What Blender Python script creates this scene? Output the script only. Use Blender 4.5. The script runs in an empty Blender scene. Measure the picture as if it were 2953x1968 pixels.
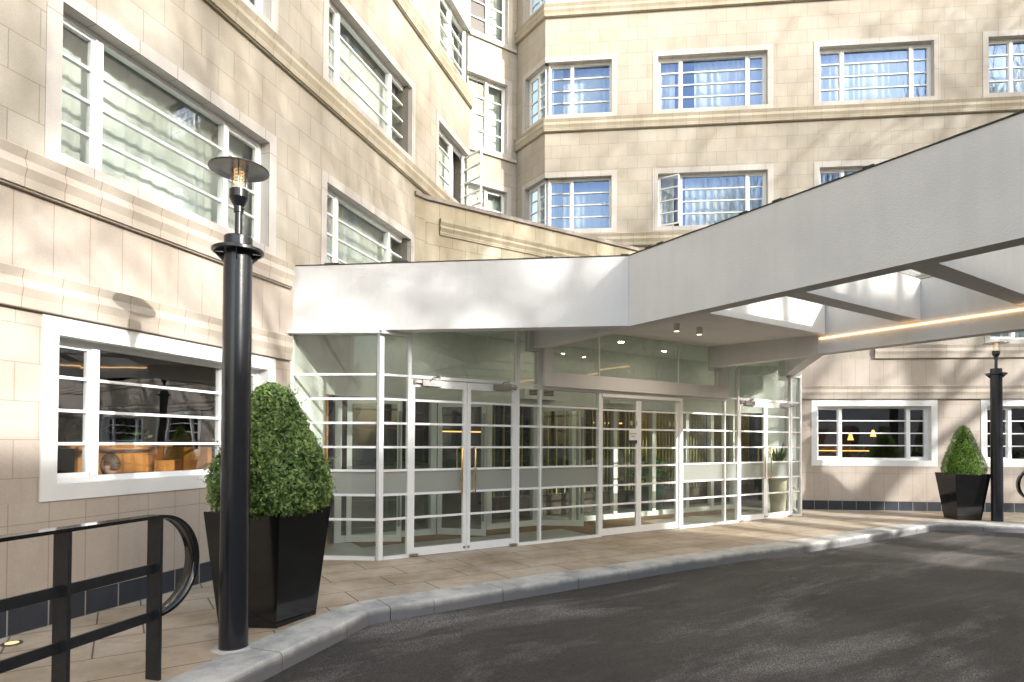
import bpy, bmesh, math, random
from mathutils import Vector, Matrix, noise
rnd = random.Random(7)
scene = bpy.context.scene
COL = scene.collection
R = math.radians

# ------------------------------------------------------------------ helpers
ORG = {}                                   # world origin of every object made here

class Frame:
    """plan frame: s along a wall, d outwards from it, z up"""
    def __init__(self, o, t, n=None):
        self.o = Vector((o[0], o[1], 0)); self.t = Vector((t[0], t[1], 0)).normalized()
        self.n = Vector((n[0], n[1], 0)).normalized() if n else Vector((self.t.y, -self.t.x, 0))
    def P(self, s, d, z):
        return self.o + self.t * s + self.n * d + Vector((0, 0, z))

WORLD = Frame((0, 0), (1, 0), (0, 1))

class MB:
    def __init__(self):
        self.v = []; self.f = []; self.uv = []; self.sm = []; self.mi = []
    def face(self, pts, uvs=None, smooth=False, mi=0):
        i = len(self.v)
        self.v += [Vector(p) for p in pts]
        self.f.append(tuple(range(i, i + len(pts))))
        self.uv.append(uvs or [(0, 0)] * len(pts)); self.sm.append(smooth); self.mi.append(mi)
    def grid(self, rows, smooth=True, closed=False, uvf=None):
        """rows: list of equal-length rings of points, shared vertices"""
        base = len(self.v); n = len(rows[0])
        for r in rows: self.v += [Vector(p) for p in r]
        m = n if closed else n - 1
        for i in range(len(rows) - 1):
            for j in range(m):
                a = base + i * n + j; b = base + i * n + (j + 1) % n
                c = base + (i + 1) * n + (j + 1) % n; d = base + (i + 1) * n + j
                self.f.append((a, b, c, d)); self.sm.append(smooth); self.mi.append(0)
                self.uv.append([uvf(i, j), uvf(i, j + 1), uvf(i + 1, j + 1), uvf(i + 1, j)] if uvf else [(0, 0)] * 4)
    def box(self, F, s0, s1, d0, d1, z0, z1, skip='', v0=0.0):
        P = F.P
        if s0 > s1: s0, s1 = s1, s0
        if d0 > d1: d0, d1 = d1, d0
        q = lambda a, b, c, e, u: self.face([P(*a), P(*b), P(*c), P(*e)], u)
        w = lambda z: z - v0
        if 'f' not in skip: q((s0, d1, z0), (s1, d1, z0), (s1, d1, z1), (s0, d1, z1), [(s0, w(z0)), (s1, w(z0)), (s1, w(z1)), (s0, w(z1))])
        if 'b' not in skip: q((s1, d0, z0), (s0, d0, z0), (s0, d0, z1), (s1, d0, z1), [(s1, w(z0)), (s0, w(z0)), (s0, w(z1)), (s1, w(z1))])
        if 'l' not in skip: q((s0, d0, z0), (s0, d1, z0), (s0, d1, z1), (s0, d0, z1), [(d0, w(z0)), (d1, w(z0)), (d1, w(z1)), (d0, w(z1))])
        if 'r' not in skip: q((s1, d1, z0), (s1, d0, z0), (s1, d0, z1), (s1, d1, z1), [(d1, w(z0)), (d0, w(z0)), (d0, w(z1)), (d1, w(z1))])
        if 't' not in skip: q((s0, d1, z1), (s1, d1, z1), (s1, d0, z1), (s0, d0, z1), [(s0, d1), (s1, d1), (s1, d0), (s0, d0)])
        if 'u' not in skip: q((s0, d0, z0), (s1, d0, z0), (s1, d1, z0), (s0, d1, z0), [(s0, d0), (s1, d0), (s1, d1), (s0, d1)])
        return self
    def prism(self, plan, z0, z1, top=True, bottom=True):
        n = len(plan); L = 0
        for i in range(n):
            a = plan[i]; b = plan[(i + 1) % n]; l = math.hypot(b[0] - a[0], b[1] - a[1])
            self.face([(a[0], a[1], z0), (b[0], b[1], z0), (b[0], b[1], z1), (a[0], a[1], z1)],
                      [(L, z0), (L + l, z0), (L + l, z1), (L, z1)]); L += l
        if top: self.face([(p[0], p[1], z1) for p in plan], [(p[0], p[1]) for p in plan])
        if bottom: self.face([(p[0], p[1], z0) for p in reversed(plan)], [(p[0], p[1]) for p in reversed(plan)])
        return self
    def lathe(self, c, prof, n=24, smooth=True, cap=True):
        rows = [[(c[0] + r * math.cos(2 * math.pi * j / n), c[1] + r * math.sin(2 * math.pi * j / n), c[2] + z) for j in range(n)] for r, z in prof]
        for a, b in zip(rows[:-1], rows[1:]): self.grid([a, b], smooth, True)
        if cap:
            self.face(list(reversed(rows[0]))); self.face(rows[-1])
        return self
    def tube(self, pts, rad, n=8, smooth=True, cap=True):
        pts = [Vector(p) for p in pts]; rows = []
        if not isinstance(rad, (list, tuple)): rad = [rad] * len(pts)
        ref = None
        for i, p in enumerate(pts):
            d = (pts[min(i + 1, len(pts) - 1)] - pts[max(i - 1, 0)]).normalized()
            if ref is None: ref = d.orthogonal().normalized()
            ref = (ref - d * ref.dot(d)).normalized()
            y = d.cross(ref)
            rows.append([p + (ref * math.cos(2 * math.pi * j / n) + y * math.sin(2 * math.pi * j / n)) * rad[i] for j in range(n)])
        self.grid(rows, smooth, True)
        if cap:
            self.face(list(reversed(rows[0]))); self.face(rows[-1])
        return self
    def bar(self, F, plan, w, z0, z1):
        """vertical slab along a polyline [(s,d)...] of thickness w"""
    def build(self, name, mat, parent=None, weld=False, recalc=False):
        org = ORG[parent.name] if parent else Vector((0, 0, 0))
        me = bpy.data.meshes.new(name)
        me.from_pydata([p - org for p in self.v], [], self.f)
        uvl = me.uv_layers.new(name='UVMap')
        k = 0
        for pu in self.uv:
            for u in pu:
                uvl.data[k].uv = u; k += 1
        me.polygons.foreach_set('use_smooth', self.sm)
        mats = mat if isinstance(mat, (list, tuple)) else [mat]
        for m in mats: me.materials.append(m)
        if len(mats) > 1: me.polygons.foreach_set('material_index', self.mi)
        if weld or recalc:
            bm = bmesh.new(); bm.from_mesh(me)
            if weld: bmesh.ops.remove_doubles(bm, verts=bm.verts, dist=1e-5)
            bmesh.ops.recalc_face_normals(bm, faces=bm.faces); bm.to_mesh(me); bm.free()
        me.update()
        o = bpy.data.objects.new(name, me); COL.objects.link(o)
        if parent: o.parent = parent
        ORG[o.name] = org.copy()
        return o

def tag(o, label=None, cat=None, group=None, kind=None):
    if label: o['label'] = label
    if cat: o['category'] = cat
    if group: o['group'] = group
    if kind: o['kind'] = kind
    return o

def thing(name, label, cat, loc, group=None, rz=0):
    o = bpy.data.objects.new(name, None); COL.objects.link(o); o.location = loc; o.rotation_euler.z = rz
    o.empty_display_size = .1
    ORG[o.name] = Vector(loc)
    return tag(o, label, cat, group)

def copy_tree(o, parent=None, loc=None, rz=None):
    c = o.copy(); COL.objects.link(c)
    if parent: c.parent = parent
    if loc is not None: c.location = loc
    if rz is not None: c.rotation_euler.z = rz
    for ch in list(o.children): copy_tree(ch, c)
    return c

# ------------------------------------------------------------------ materials
def mat(name):
    m = bpy.data.materials.new(name); m.use_nodes = True
    nt = m.node_tree; nt.nodes.clear()
    out = nt.nodes.new('ShaderNodeOutputMaterial')
    return m, nt, out

def N(nt, t, **kw):
    n = nt.nodes.new(t)
    for k, v in kw.items():
        if k in n.inputs.keys(): n.inputs[k].default_value = v
        else: setattr(n, k, v)
    return n

def lk(nt, a, b): nt.links.new(a, b)

def col4(c): return (c[0], c[1], c[2], 1)

def ramp(nt, fac, stops):
    r = N(nt, 'ShaderNodeValToRGB'); e = r.color_ramp.elements
    while len(e) < len(stops): e.new(.5)
    for el, (p, c) in zip(e, stops): el.position = p; el.color = col4(c)
    lk(nt, fac, r.inputs['Fac']); return r.outputs['Color']

def mixc(nt, fac, a, b, mode='MIX'):
    m = N(nt, 'ShaderNodeMix', data_type='RGBA', blend_type=mode)
    if isinstance(fac, (int, float)): m.inputs[0].default_value = fac
    else: lk(nt, fac, m.inputs[0])
    for i, x in ((6, a), (7, b)):
        if isinstance(x, tuple): m.inputs[i].default_value = col4(x)
        else: lk(nt, x, m.inputs[i])
    return m.outputs[2]

def plain(name, c, rough=.5, metal=0.0, var=.06, scale=6, bump=0.0, bscale=80, spec=.5, coat=0.0, streak=0.0):
    m, nt, out = mat(name)
    b = N(nt, 'ShaderNodeBsdfPrincipled', Roughness=rough, Metallic=metal)
    b.inputs['Specular IOR Level'].default_value = spec
    b.inputs['Coat Weight'].default_value = coat; b.inputs['Coat Roughness'].default_value = .08
    tc = N(nt, 'ShaderNodeTexCoord')
    nz = N(nt, 'ShaderNodeTexNoise', Scale=scale, Detail=5); lk(nt, tc.outputs['Object'], nz.inputs['Vector'])
    lo = tuple(x * (1 - var) for x in c); hi = tuple(min(1, x * (1 + var)) for x in c)
    cc = ramp(nt, nz.outputs['Fac'], [(.3, lo), (.7, hi)])
    if streak:
        ms = N(nt, 'ShaderNodeMapping'); ms.inputs['Scale'].default_value = (5, 5, .4); lk(nt, tc.outputs['Object'], ms.inputs['Vector'])
        n4 = N(nt, 'ShaderNodeTexNoise', Scale=1.4, Detail=6, Roughness=.65); lk(nt, ms.outputs[0], n4.inputs['Vector'])
        cc = mixc(nt, 1.0, cc, ramp(nt, n4.outputs['Fac'], [(.25, (1 - streak, 1 - streak * 1.05, 1 - streak * 1.15)), (.55, (1, 1, 1))]), 'MULTIPLY')
    lk(nt, cc, b.inputs['Base Color'])
    if bump:
        n2 = N(nt, 'ShaderNodeTexNoise', Scale=bscale, Detail=4); lk(nt, tc.outputs['Object'], n2.inputs['Vector'])
        bp = N(nt, 'ShaderNodeBump', Strength=bump, Distance=.01); lk(nt, n2.outputs['Fac'], bp.inputs['Height']); lk(nt, bp.outputs['Normal'], b.inputs['Normal'])
    lk(nt, b.outputs['BSDF'], out.inputs['Surface'])
    return m

def stone(name, c1, c2, c3, bw, rh, mortar=.005, mc=(.16, .12, .09), off=.5, rough=.75, stain=.25, bump=.35, freq=2, spec=.3):
    """coursed stone on UV metres: block tint, slow staining, fine grain, dark thin joints"""
    m, nt, out = mat(name)
    b = N(nt, 'ShaderNodeBsdfPrincipled', Roughness=rough); b.inputs['Specular IOR Level'].default_value = spec
    uv = N(nt, 'ShaderNodeUVMap')
    tc = N(nt, 'ShaderNodeTexCoord')
    wob = N(nt, 'ShaderNodeTexNoise', Scale=1.3, Detail=2); lk(nt, tc.outputs['Object'], wob.inputs['Vector'])
    br = N(nt, 'ShaderNodeTexBrick', offset=off, offset_frequency=freq, squash=1.0)
    br.inputs['Scale'].default_value = 1; br.inputs['Brick Width'].default_value = bw; br.inputs['Row Height'].default_value = rh
    br.inputs['Mortar Size'].default_value = mortar; br.inputs['Mortar Smooth'].default_value = .1; br.inputs['Bias'].default_value = -.1
    br.inputs['Color1'].default_value = col4(c1); br.inputs['Color2'].default_value = col4(c2); br.inputs['Mortar'].default_value = col4(mc)
    lk(nt, uv.outputs['UV'], br.inputs['Vector'])
    # a second, differently phased brick gives a third random tint
    b2 = N(nt, 'ShaderNodeTexBrick', offset=off, offset_frequency=freq)
    for k, v in (('Scale', 1), ('Brick Width', bw), ('Row Height', rh), ('Mortar Size', 0.0), ('Bias', -.55)): b2.inputs[k].default_value = v
    b2.inputs['Color1'].default_value = (0, 0, 0, 1); b2.inputs['Color2'].default_value = (1, 1, 1, 1)
    mp = N(nt, 'ShaderNodeMapping'); mp.inputs['Location'].default_value = (bw * 14, rh * 26, 0)
    lk(nt, uv.outputs['UV'], mp.inputs['Vector']); lk(nt, mp.outputs['Vector'], b2.inputs['Vector'])
    c = mixc(nt, b2.outputs['Color'], br.outputs['Color'], c3)
    c = mixc(nt, br.outputs['Fac'], c, mc)
    # slow staining + fine grain
    n1 = N(nt, 'ShaderNodeTexNoise', Scale=1.1, Detail=7, Roughness=.6); lk(nt, tc.outputs['Object'], n1.inputs['Vector'])
    st = ramp(nt, n1.outputs['Fac'], [(.32, (1 - stain, 1 - stain * 1.1, 1 - stain * 1.3)), (.62, (1, 1, 1))])
    c = mixc(nt, 1.0, c, st, 'MULTIPLY')
    ms = N(nt, 'ShaderNodeMapping'); ms.inputs['Scale'].default_value = (4.5, 4.5, .35); lk(nt, tc.outputs['Object'], ms.inputs['Vector'])
    n4 = N(nt, 'ShaderNodeTexNoise', Scale=1.6, Detail=5, Roughness=.6); lk(nt, ms.outputs[0], n4.inputs['Vector'])
    sk = ramp(nt, n4.outputs['Fac'], [(.25, (1 - stain * .5, 1 - stain * .55, 1 - stain * .6)), (.5, (1, 1, 1))])
    c = mixc(nt, 1.0, c, sk, 'MULTIPLY')
    n2 = N(nt, 'ShaderNodeTexNoise', Scale=130, Detail=3); lk(nt, tc.outputs['Object'], n2.inputs['Vector'])
    gr = ramp(nt, n2.outputs['Fac'], [(.3, (.9, .9, .9)), (.7, (1.06, 1.06, 1.06))])
    c = mixc(nt, 1.0, c, gr, 'MULTIPLY')
    lk(nt, c, b.inputs['Base Color'])
    inv = N(nt, 'ShaderNodeMath', operation='MULTIPLY_ADD'); inv.inputs[1].default_value = -1; lk(nt, br.outputs['Fac'], inv.inputs[0])
    sc_ = N(nt, 'ShaderNodeMath', operation='MULTIPLY'); sc_.inputs[1].default_value = .25; lk(nt, n2.outputs['Fac'], sc_.inputs[0]); lk(nt, sc_.outputs[0], inv.inputs[2])
    bp = N(nt, 'ShaderNodeBump', Strength=bump, Distance=.008); lk(nt, inv.outputs[0], bp.inputs['Height']); lk(nt, bp.outputs['Normal'], b.inputs['Normal'])
    lk(nt, b.outputs['BSDF'], out.inputs['Surface'])
    return m

def glass(name, tint, base=.08, wob=.02, rc=(.95, .97, 1), dirt_sheen=0.0):
    """clear sheet: see-through plus mirror reflection growing towards grazing, alike from both sides"""
    m, nt, out = mat(name)
    tr = N(nt, 'ShaderNodeBsdfTransparent', Color=col4(tint))
    gl = N(nt, 'ShaderNodeBsdfGlossy', Roughness=0.0, Color=col4(rc))
    ge = N(nt, 'ShaderNodeNewGeometry')
    dt = N(nt, 'ShaderNodeVectorMath', operation='DOT_PRODUCT'); lk(nt, ge.outputs['Incoming'], dt.inputs[0]); lk(nt, ge.outputs['Normal'], dt.inputs[1])
    ab = N(nt, 'ShaderNodeMath', operation='ABSOLUTE'); lk(nt, dt.outputs['Value'], ab.inputs[0])
    om = N(nt, 'ShaderNodeMath', operation='SUBTRACT', use_clamp=True); om.inputs[0].default_value = 1; lk(nt, ab.outputs[0], om.inputs[1])
    pw = N(nt, 'ShaderNodeMath', operation='POWER'); pw.inputs[1].default_value = 5; lk(nt, om.outputs[0], pw.inputs[0])
    fa = N(nt, 'ShaderNodeMath', operation='MULTIPLY_ADD', use_clamp=True); fa.inputs[1].default_value = 1 - base; fa.inputs[2].default_value = base; lk(nt, pw.outputs[0], fa.inputs[0])
    tc = N(nt, 'ShaderNodeTexCoord')
    nz = N(nt, 'ShaderNodeTexNoise', Scale=1.7, Detail=1); lk(nt, tc.outputs['Object'], nz.inputs['Vector'])
    bp = N(nt, 'ShaderNodeBump', Strength=wob, Distance=.1); lk(nt, nz.outputs['Fac'], bp.inputs['Height']); lk(nt, bp.outputs['Normal'], gl.inputs['Normal'])
    mx = N(nt, 'ShaderNodeMixShader'); lk(nt, fa.outputs[0], mx.inputs[0]); lk(nt, tr.outputs[0], mx.inputs[1]); lk(nt, gl.outputs[0], mx.inputs[2])
    if dirt_sheen:
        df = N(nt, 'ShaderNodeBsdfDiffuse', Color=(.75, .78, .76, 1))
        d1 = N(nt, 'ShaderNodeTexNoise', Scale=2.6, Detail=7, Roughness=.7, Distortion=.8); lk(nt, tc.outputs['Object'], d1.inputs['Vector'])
        dr = N(nt, 'ShaderNodeMapRange'); dr.inputs[1].default_value = .45; dr.inputs[2].default_value = .8; dr.inputs[3].default_value = dirt_sheen * .12; dr.inputs[4].default_value = dirt_sheen; lk(nt, d1.outputs['Fac'], dr.inputs[0])
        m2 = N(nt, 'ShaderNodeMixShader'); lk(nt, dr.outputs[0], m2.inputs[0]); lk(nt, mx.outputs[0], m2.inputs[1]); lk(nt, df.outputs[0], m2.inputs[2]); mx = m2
    lk(nt, mx.outputs[0], out.inputs['Surface'])
    return m

def emit(name, c, s):
    m, nt, out = mat(name)
    e = N(nt, 'ShaderNodeEmission', Color=col4(c), Strength=s); lk(nt, e.outputs[0], out.inputs['Surface']); return m

M = {}
M['ashlar'] = stone('ashlar_stone', (.425, .395, .345), (.40, .365, .315), (.39, .345, .27), .455, .307, .0038, (.29, .25, .195), stain=.15)
M['panel'] = stone('panel_stone', (.46, .405, .355), (.445, .39, .34), (.45, .395, .35), .302, .63, .0035, (.32, .255, .20), off=0.0, stain=.16)
M['ground_ashlar'] = stone('ground_stone', (.46, .405, .355), (.445, .39, .34), (.435, .375, .32), .36, .30, .0035, (.33, .265, .21), stain=.16)
M['band'] = stone('band_stone', (.43, .39, .315), (.40, .36, .29), (.41, .355, .26), .302, 5, .0035, (.27, .21, .15), off=0.0, stain=.22)
M['ground_band'] = stone('ground_band_stone', (.455, .405, .35), (.44, .39, .335), (.44, .385, .325), .302, 5, .0035, (.29, .23, .17), off=0.0, stain=.14)
M['slate'] = stone('slate_plinth', (.035, .042, .06), (.05, .056, .07), (.042, .048, .066), .302, 5, .006, (.30, .29, .27), off=0.0, rough=.5, stain=.3)
M['surround'] = stone('pale_surround', (.50, .475, .45), (.48, .455, .43), (.49, .465, .435), .42, 5, .004, (.27, .24, .21), off=0.0, stain=.12, bump=.2)
M['white_paint'] = plain('white_paint', (.69, .695, .69), .5, var=.035, scale=3)
M['frame_white'] = plain('frame_white', (.82, .825, .83), .35, var=.025, scale=9)
M['interior_white'] = plain('interior_white', (.74, .75, .72), .7, var=.03)
M['render_white'] = plain('render_white', (.715, .71, .71), .8, var=.05, scale=1.6, bump=.28, bscale=70, spec=.2, streak=.045)
M['soffit'] = plain('soffit_grey', (.76, .74, .72), .8, var=.04, scale=2.5, bump=.3, bscale=70, spec=.2)
M['felt'] = plain('roof_felt', (.05, .045, .04), .9, var=.3, scale=20)
M['lead'] = plain('coping_lead', (.23, .20, .18), .7, var=.2, scale=9)
M['black_gloss'] = plain('black_gloss', (.005, .0055, .006), .14, var=.3, scale=8, coat=.5, bump=.02, bscale=14)
M['black_paint'] = plain('black_paint', (.016, .017, .02), .32, var=.25, scale=25, bump=.05, bscale=60)
M['grey_paint'] = plain('post_paint', (.011, .0125, .017), .25, var=.2, scale=25, bump=.04, bscale=40, coat=.2)
M['steel'] = plain('brushed_steel', (.42, .40, .38), .35, 1.0, var=.1, scale=30)
M['brass'] = plain('brass', (.72, .52, .20), .25, 1.0, var=.12, scale=20)
M['glass_up'] = glass('window_glass', (.84, .91, .88), .22, .006, rc=(.40, .58, 1))
M['glass_left'] = glass('left_window_glass', (.86, .93, .89), .09, .004)
M['glass_band'] = glass('painted_reflection_glass', (.74, .84, .76), .11, .006, dirt_sheen=.24)  # pale green veil painted over the glass for the canopy's reflection
M['glass_gr'] = glass('ground_window_glass', (.88, .91, .89), .19)
M['glass_lobby'] = glass('entrance_glass', (.86, .91, .86), .075, .008, dirt_sheen=.045)
M['glass_clear'] = glass('lamp_glass', (.97, .98, .97), .05, 0)
M['interior'] = plain('room_plaster', (.16, .145, .125), .9)
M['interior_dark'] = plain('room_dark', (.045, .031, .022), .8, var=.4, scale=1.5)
M['wood'] = plain('orange_wood', (.45, .20, .055), .4, var=.35, scale=5)
M['wood_dark'] = plain('dark_wood', (.07, .035, .018), .5, var=.4, scale=4)
M['stone_floor'] = plain('lobby_floor', (.36, .35, .32), .35, var=.1, scale=3)
M['mat_brown'] = plain('coir_mat', (.22, .14, .07), .95, var=.25, scale=60, bump=.6, bscale=300)
M['cream_pot'] = plain('cream_pot', (.66, .60, .48), .35, var=.05)
M['green_pot'] = plain('green_pot', (.03, .09, .07), .3, var=.1)
M['terracotta'] = plain('terracotta', (.40, .2, .08), .8)
M['led'] = emit('led_strip', (1, .60, .28), 1.1)
M['downlight'] = emit('downlight', (1, .88, .70), 32)
M['downlight_warm'] = emit('downlight_warm', (1, .84, .55), 95)
M['spot'] = emit('spot_lamp', (1, .72, .42), 1.5)
M['coil'] = emit('lamp_coil', (1, .58, .24), .42)
M['uplight'] = emit('uplight_lens', (1, .66, .35), .4)
M['room_lamp'] = emit('room_lamp', (1, .45, .13), .8)
M['soil'] = plain('soil', (.04, .03, .02), 1)
M['skin'] = plain('skin', (.55, .33, .24), .5, var=.06)
M['hair'] = plain('hair', (.09, .055, .035), .6)
M['shirt'] = plain('shirt', (.03, .03, .04), .9)
M['bark'] = plain('bark', (.10, .085, .065), .9, var=.4, scale=3)
M['stucco_far'] = plain('far_stucco', (.38, .345, .33), .8, var=.1, scale=.8)
M['far_brick'] = stone('far_brick', (.28, .15, .10), (.24, .13, .09), (.3, .18, .12), .45, .15, .012, (.35, .3, .26))
M['far_dark'] = plain('far_window', (.03, .035, .04), .1)
M['leaf_litter'] = plain('dry_leaf', (.20, .085, .035), .8, var=.3, scale=40)
M['ink'] = plain('sign_ink', (.03, .035, .06), .6)
M['sign_white'] = plain('sign_white', (.78, .78, .78), .5)

def kerbstone():
    m, nt, out = mat('kerb_concrete')
    b = N(nt, 'ShaderNodeBsdfPrincipled', Roughness=.8); b.inputs['Specular IOR Level'].default_value = .3
    tc = N(nt, 'ShaderNodeTexCoord')
    n1 = N(nt, 'ShaderNodeTexNoise', Scale=2.3, Detail=8, Roughness=.65); lk(nt, tc.outputs['Object'], n1.inputs['Vector'])
    n2 = N(nt, 'ShaderNodeTexNoise', Scale=160, Detail=3); lk(nt, tc.outputs['Object'], n2.inputs['Vector'])
    c = ramp(nt, n1.outputs['Fac'], [(.3, (.32, .315, .30)), (.5, (.50, .49, .455)), (.72, (.62, .59, .54))])
    g = ramp(nt, n2.outputs['Fac'], [(.3, (.82, .82, .82)), (.7, (1.08, 1.08, 1.08))])
    c = mixc(nt, 1, c, g, 'MULTIPLY')
    # darker and greyer low on the face
    ge = N(nt, 'ShaderNodeSeparateXYZ'); lk(nt, tc.outputs['Object'], ge.inputs[0])
    ad = N(nt, 'ShaderNodeMath', operation='MULTIPLY_ADD'); ad.inputs[1].default_value = .12; lk(nt, n1.outputs['Fac'], ad.inputs[0]); lk(nt, ge.outputs['Z'], ad.inputs[2])
    gm = N(nt, 'ShaderNodeMapRange'); gm.inputs[1].default_value = .0; gm.inputs[2].default_value = .075; lk(nt, ad.outputs[0], gm.inputs[0])
    c = mixc(nt, gm.outputs[0], (.17, .17, .18), c)
    lk(nt, c, b.inputs['Base Color'])
    bp = N(nt, 'ShaderNodeBump', Strength=.5, Distance=.01); lk(nt, n2.outputs['Fac'], bp.inputs['Height']); lk(nt, bp.outputs['Normal'], b.inputs['Normal'])
    lk(nt, b.outputs['BSDF'], out.inputs['Surface']); return m
M['kerb'] = kerbstone()

def paving():
    m = stone('sandstone_flags', (.47, .385, .29), (.50, .42, .335), (.50, .47, .42), .86, .459, .006, (.14, .10, .065), off=.37, rough=.7, stain=.40, bump=.3, freq=2)
    return m
M['paving'] = paving()

def asphalt():
    m, nt, out = mat('asphalt')
    b = N(nt, 'ShaderNodeBsdfPrincipled'); b.inputs['Specular IOR Level'].default_value = .4
    tc = N(nt, 'ShaderNodeTexCoord')
    mp = N(nt, 'ShaderNodeMapping'); mp.inputs['Rotation'].default_value = (0, 0, -R(32)); lk(nt, tc.outputs['Object'], mp.inputs['Vector'])
    st = N(nt, 'ShaderNodeMapping'); st.inputs['Scale'].default_value = (.32, 1.15, 1); lk(nt, mp.outputs[0], st.inputs['Vector'])
    n1 = N(nt, 'ShaderNodeTexNoise', Scale=1.0, Detail=9, Roughness=.68, Distortion=.4); lk(nt, st.outputs[0], n1.inputs['Vector'])
    n2 = N(nt, 'ShaderNodeTexNoise', Scale=95, Detail=4, Roughness=.75); lk(nt, tc.outputs['Object'], n2.inputs['Vector'])
    vo = N(nt, 'ShaderNodeTexVoronoi', Scale=140); lk(nt, tc.outputs['Object'], vo.inputs['Vector'])
    n3 = N(nt, 'ShaderNodeTexNoise', Scale=.45, Detail=6, Roughness=.6); lk(nt, mp.outputs[0], n3.inputs['Vector'])
    c = ramp(nt, n3.outputs['Fac'], [(.3, (.030, .0275, .024)), (.5, (.046, .041, .036)), (.7, (.066, .059, .052))])
    # worn, chalky streaks
    wear = N(nt, 'ShaderNodeMapRange'); wear.inputs[1].default_value = .50; wear.inputs[2].default_value = .63; lk(nt, n1.outputs['Fac'], wear.inputs[0])
    sp = N(nt, 'ShaderNodeMapRange'); sp.inputs[1].default_value = .42; sp.inputs[2].default_value = .62; lk(nt, n2.outputs['Fac'], sp.inputs[0])
    wm = N(nt, 'ShaderNodeMath', operation='MULTIPLY'); lk(nt, wear.outputs[0], wm.inputs[0]); lk(nt, sp.outputs[0], wm.inputs[1])
    c = mixc(nt, wm.outputs[0], c, (.27, .25, .235))
    gr = ramp(nt, vo.outputs['Color'], [(.1, (.5, .5, .5)), (.55, (1, 1, 1)), (.92, (1.8, 1.74, 1.65))])
    c = mixc(nt, 1, c, gr, 'MULTIPLY')
    lk(nt, c, b.inputs['Base Color'])
    rr = ramp(nt, n1.outputs['Fac'], [(.3, (.48, .48, .48)), (.6, (.8, .8, .8))]); lk(nt, rr, b.inputs['Roughness'])
    bp = N(nt, 'ShaderNodeBump', Strength=.8, Distance=.006); lk(nt, vo.outputs['Distance'], bp.inputs['Height']); lk(nt, bp.outputs['Normal'], b.inputs['Normal'])
    lk(nt, b.outputs['BSDF'], out.inputs['Surface']); return m
M['asphalt'] = asphalt()

def leafy(name, c1, c2, c3, trans=.35):
    m, nt, out = mat(name)
    at = N(nt, 'ShaderNodeAttribute', attribute_name='tint')
    c = ramp(nt, at.outputs['Fac'], [(.0, c1), (.55, c2), (1.0, c3)])
    b = N(nt, 'ShaderNodeBsdfPrincipled', Roughness=.42); b.inputs['Specular IOR Level'].default_value = .45
    lk(nt, c, b.inputs['Base Color'])
    t = N(nt, 'ShaderNodeBsdfTranslucent'); lk(nt, c, t.inputs['Color'])
    mx = N(nt, 'ShaderNodeMixShader'); mx.inputs[0].default_value = trans
    lk(nt, b.outputs[0], mx.inputs[1]); lk(nt, t.outputs[0], mx.inputs[2]); lk(nt, mx.outputs[0], out.inputs['Surface'])
    return m
M['box_leaf'] = leafy('box_foliage', (.05, .095, .025), (.175, .29, .075), (.38, .48, .17))
M['far_leaf'] = leafy('clipped_foliage', (.07, .15, .012), (.15, .29, .025), (.28, .42, .05))
M['gold_leaf'] = leafy('golden_foliage', (.35, .17, .02), (.5, .27, .03), (.55, .36, .06), .4)
M['house_leaf'] = leafy('houseplant_foliage', (.03, .08, .02), (.06, .14, .03), (.25, .30, .08), .2)

def curtain_mat():
    m, nt, out = mat('net_curtain')
    d = N(nt, 'ShaderNodeBsdfDiffuse', Color=(.84, .84, .82, 1)); t = N(nt, 'ShaderNodeBsdfTranslucent', Color=(.8, .8, .78, 1))
    mx = N(nt, 'ShaderNodeMixShader'); mx.inputs[0].default_value = .3
    lk(nt, d.outputs[0], mx.inputs[1]); lk(nt, t.outputs[0], mx.inputs[2]); lk(nt, mx.outputs[0], out.inputs['Surface']); return m
M['curtain'] = curtain_mat()

def frosted():
    m, nt, out = mat('frosted_glass')
    d = N(nt, 'ShaderNodeBsdfPrincipled', Roughness=.35); d.inputs['Base Color'].default_value = (.44, .46, .43, 1)
    t = N(nt, 'ShaderNodeBsdfTranslucent', Color=(.55, .6, .55, 1))
    tr = N(nt, 'ShaderNodeBsdfTransparent', Color=(.8, .86, .82, 1))
    a = N(nt, 'ShaderNodeMixShader'); a.inputs[0].default_value = .4; lk(nt, d.outputs[0], a.inputs[1]); lk(nt, t.outputs[0], a.inputs[2])
    b = N(nt, 'ShaderNodeMixShader'); b.inputs[0].default_value = .12; lk(nt, a.outputs[0], b.inputs[1]); lk(nt, tr.outputs[0], b.inputs[2])
    lk(nt, b.outputs[0], out.inputs['Surface']); return m
M['frost'] = frosted()

# ------------------------------------------------------------------ calibrated plan
L = Frame((-5.338, 0), (.3113, .9503))                 # left wing face
RW = Frame((0, 14.462), (.9949, -.1007), (-.1007, -.9949))   # right wing face
G = Frame((-1.675, 7.635), (.8396, .5432), (.5432, -.8396))  # entrance glazing: s=t, d=n
Dd = Frame((.085, 15.37), (.8396, .5432), (.5432, -.8396))   # recessed corner bay
rc = RW.P(.765, 0, 0); dl = Dd.P(0, 0, 0)
CR = Frame((dl.x, dl.y), (rc.x - dl.x, rc.y - dl.y))         # chamfer of the right wing, dl -> rc
CRL = (rc - dl).length
lc = L.P(14.03, 0, 0); de = Dd.P(-2.02, 0, 0)
CL = Frame((lc.x, lc.y), (de.x - lc.x, de.y - lc.y)); CLL = (de - lc).length
B0, B1, B2, B3, B4 = 2.518, 3.436, 6.15, 8.945, 11.734       # undersides of the string courses
BH = .303
TOP = 21.0
WIN = {1: (3.752, 5.25), 2: (6.50, 7.985), 3: (9.28, 10.785), 4: (12.06, 13.56)}

hotel = thing('hotel_building', 'cream stone curved hotel building with banded string courses and white framed windows', 'building', (0, 0, 0))

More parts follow.
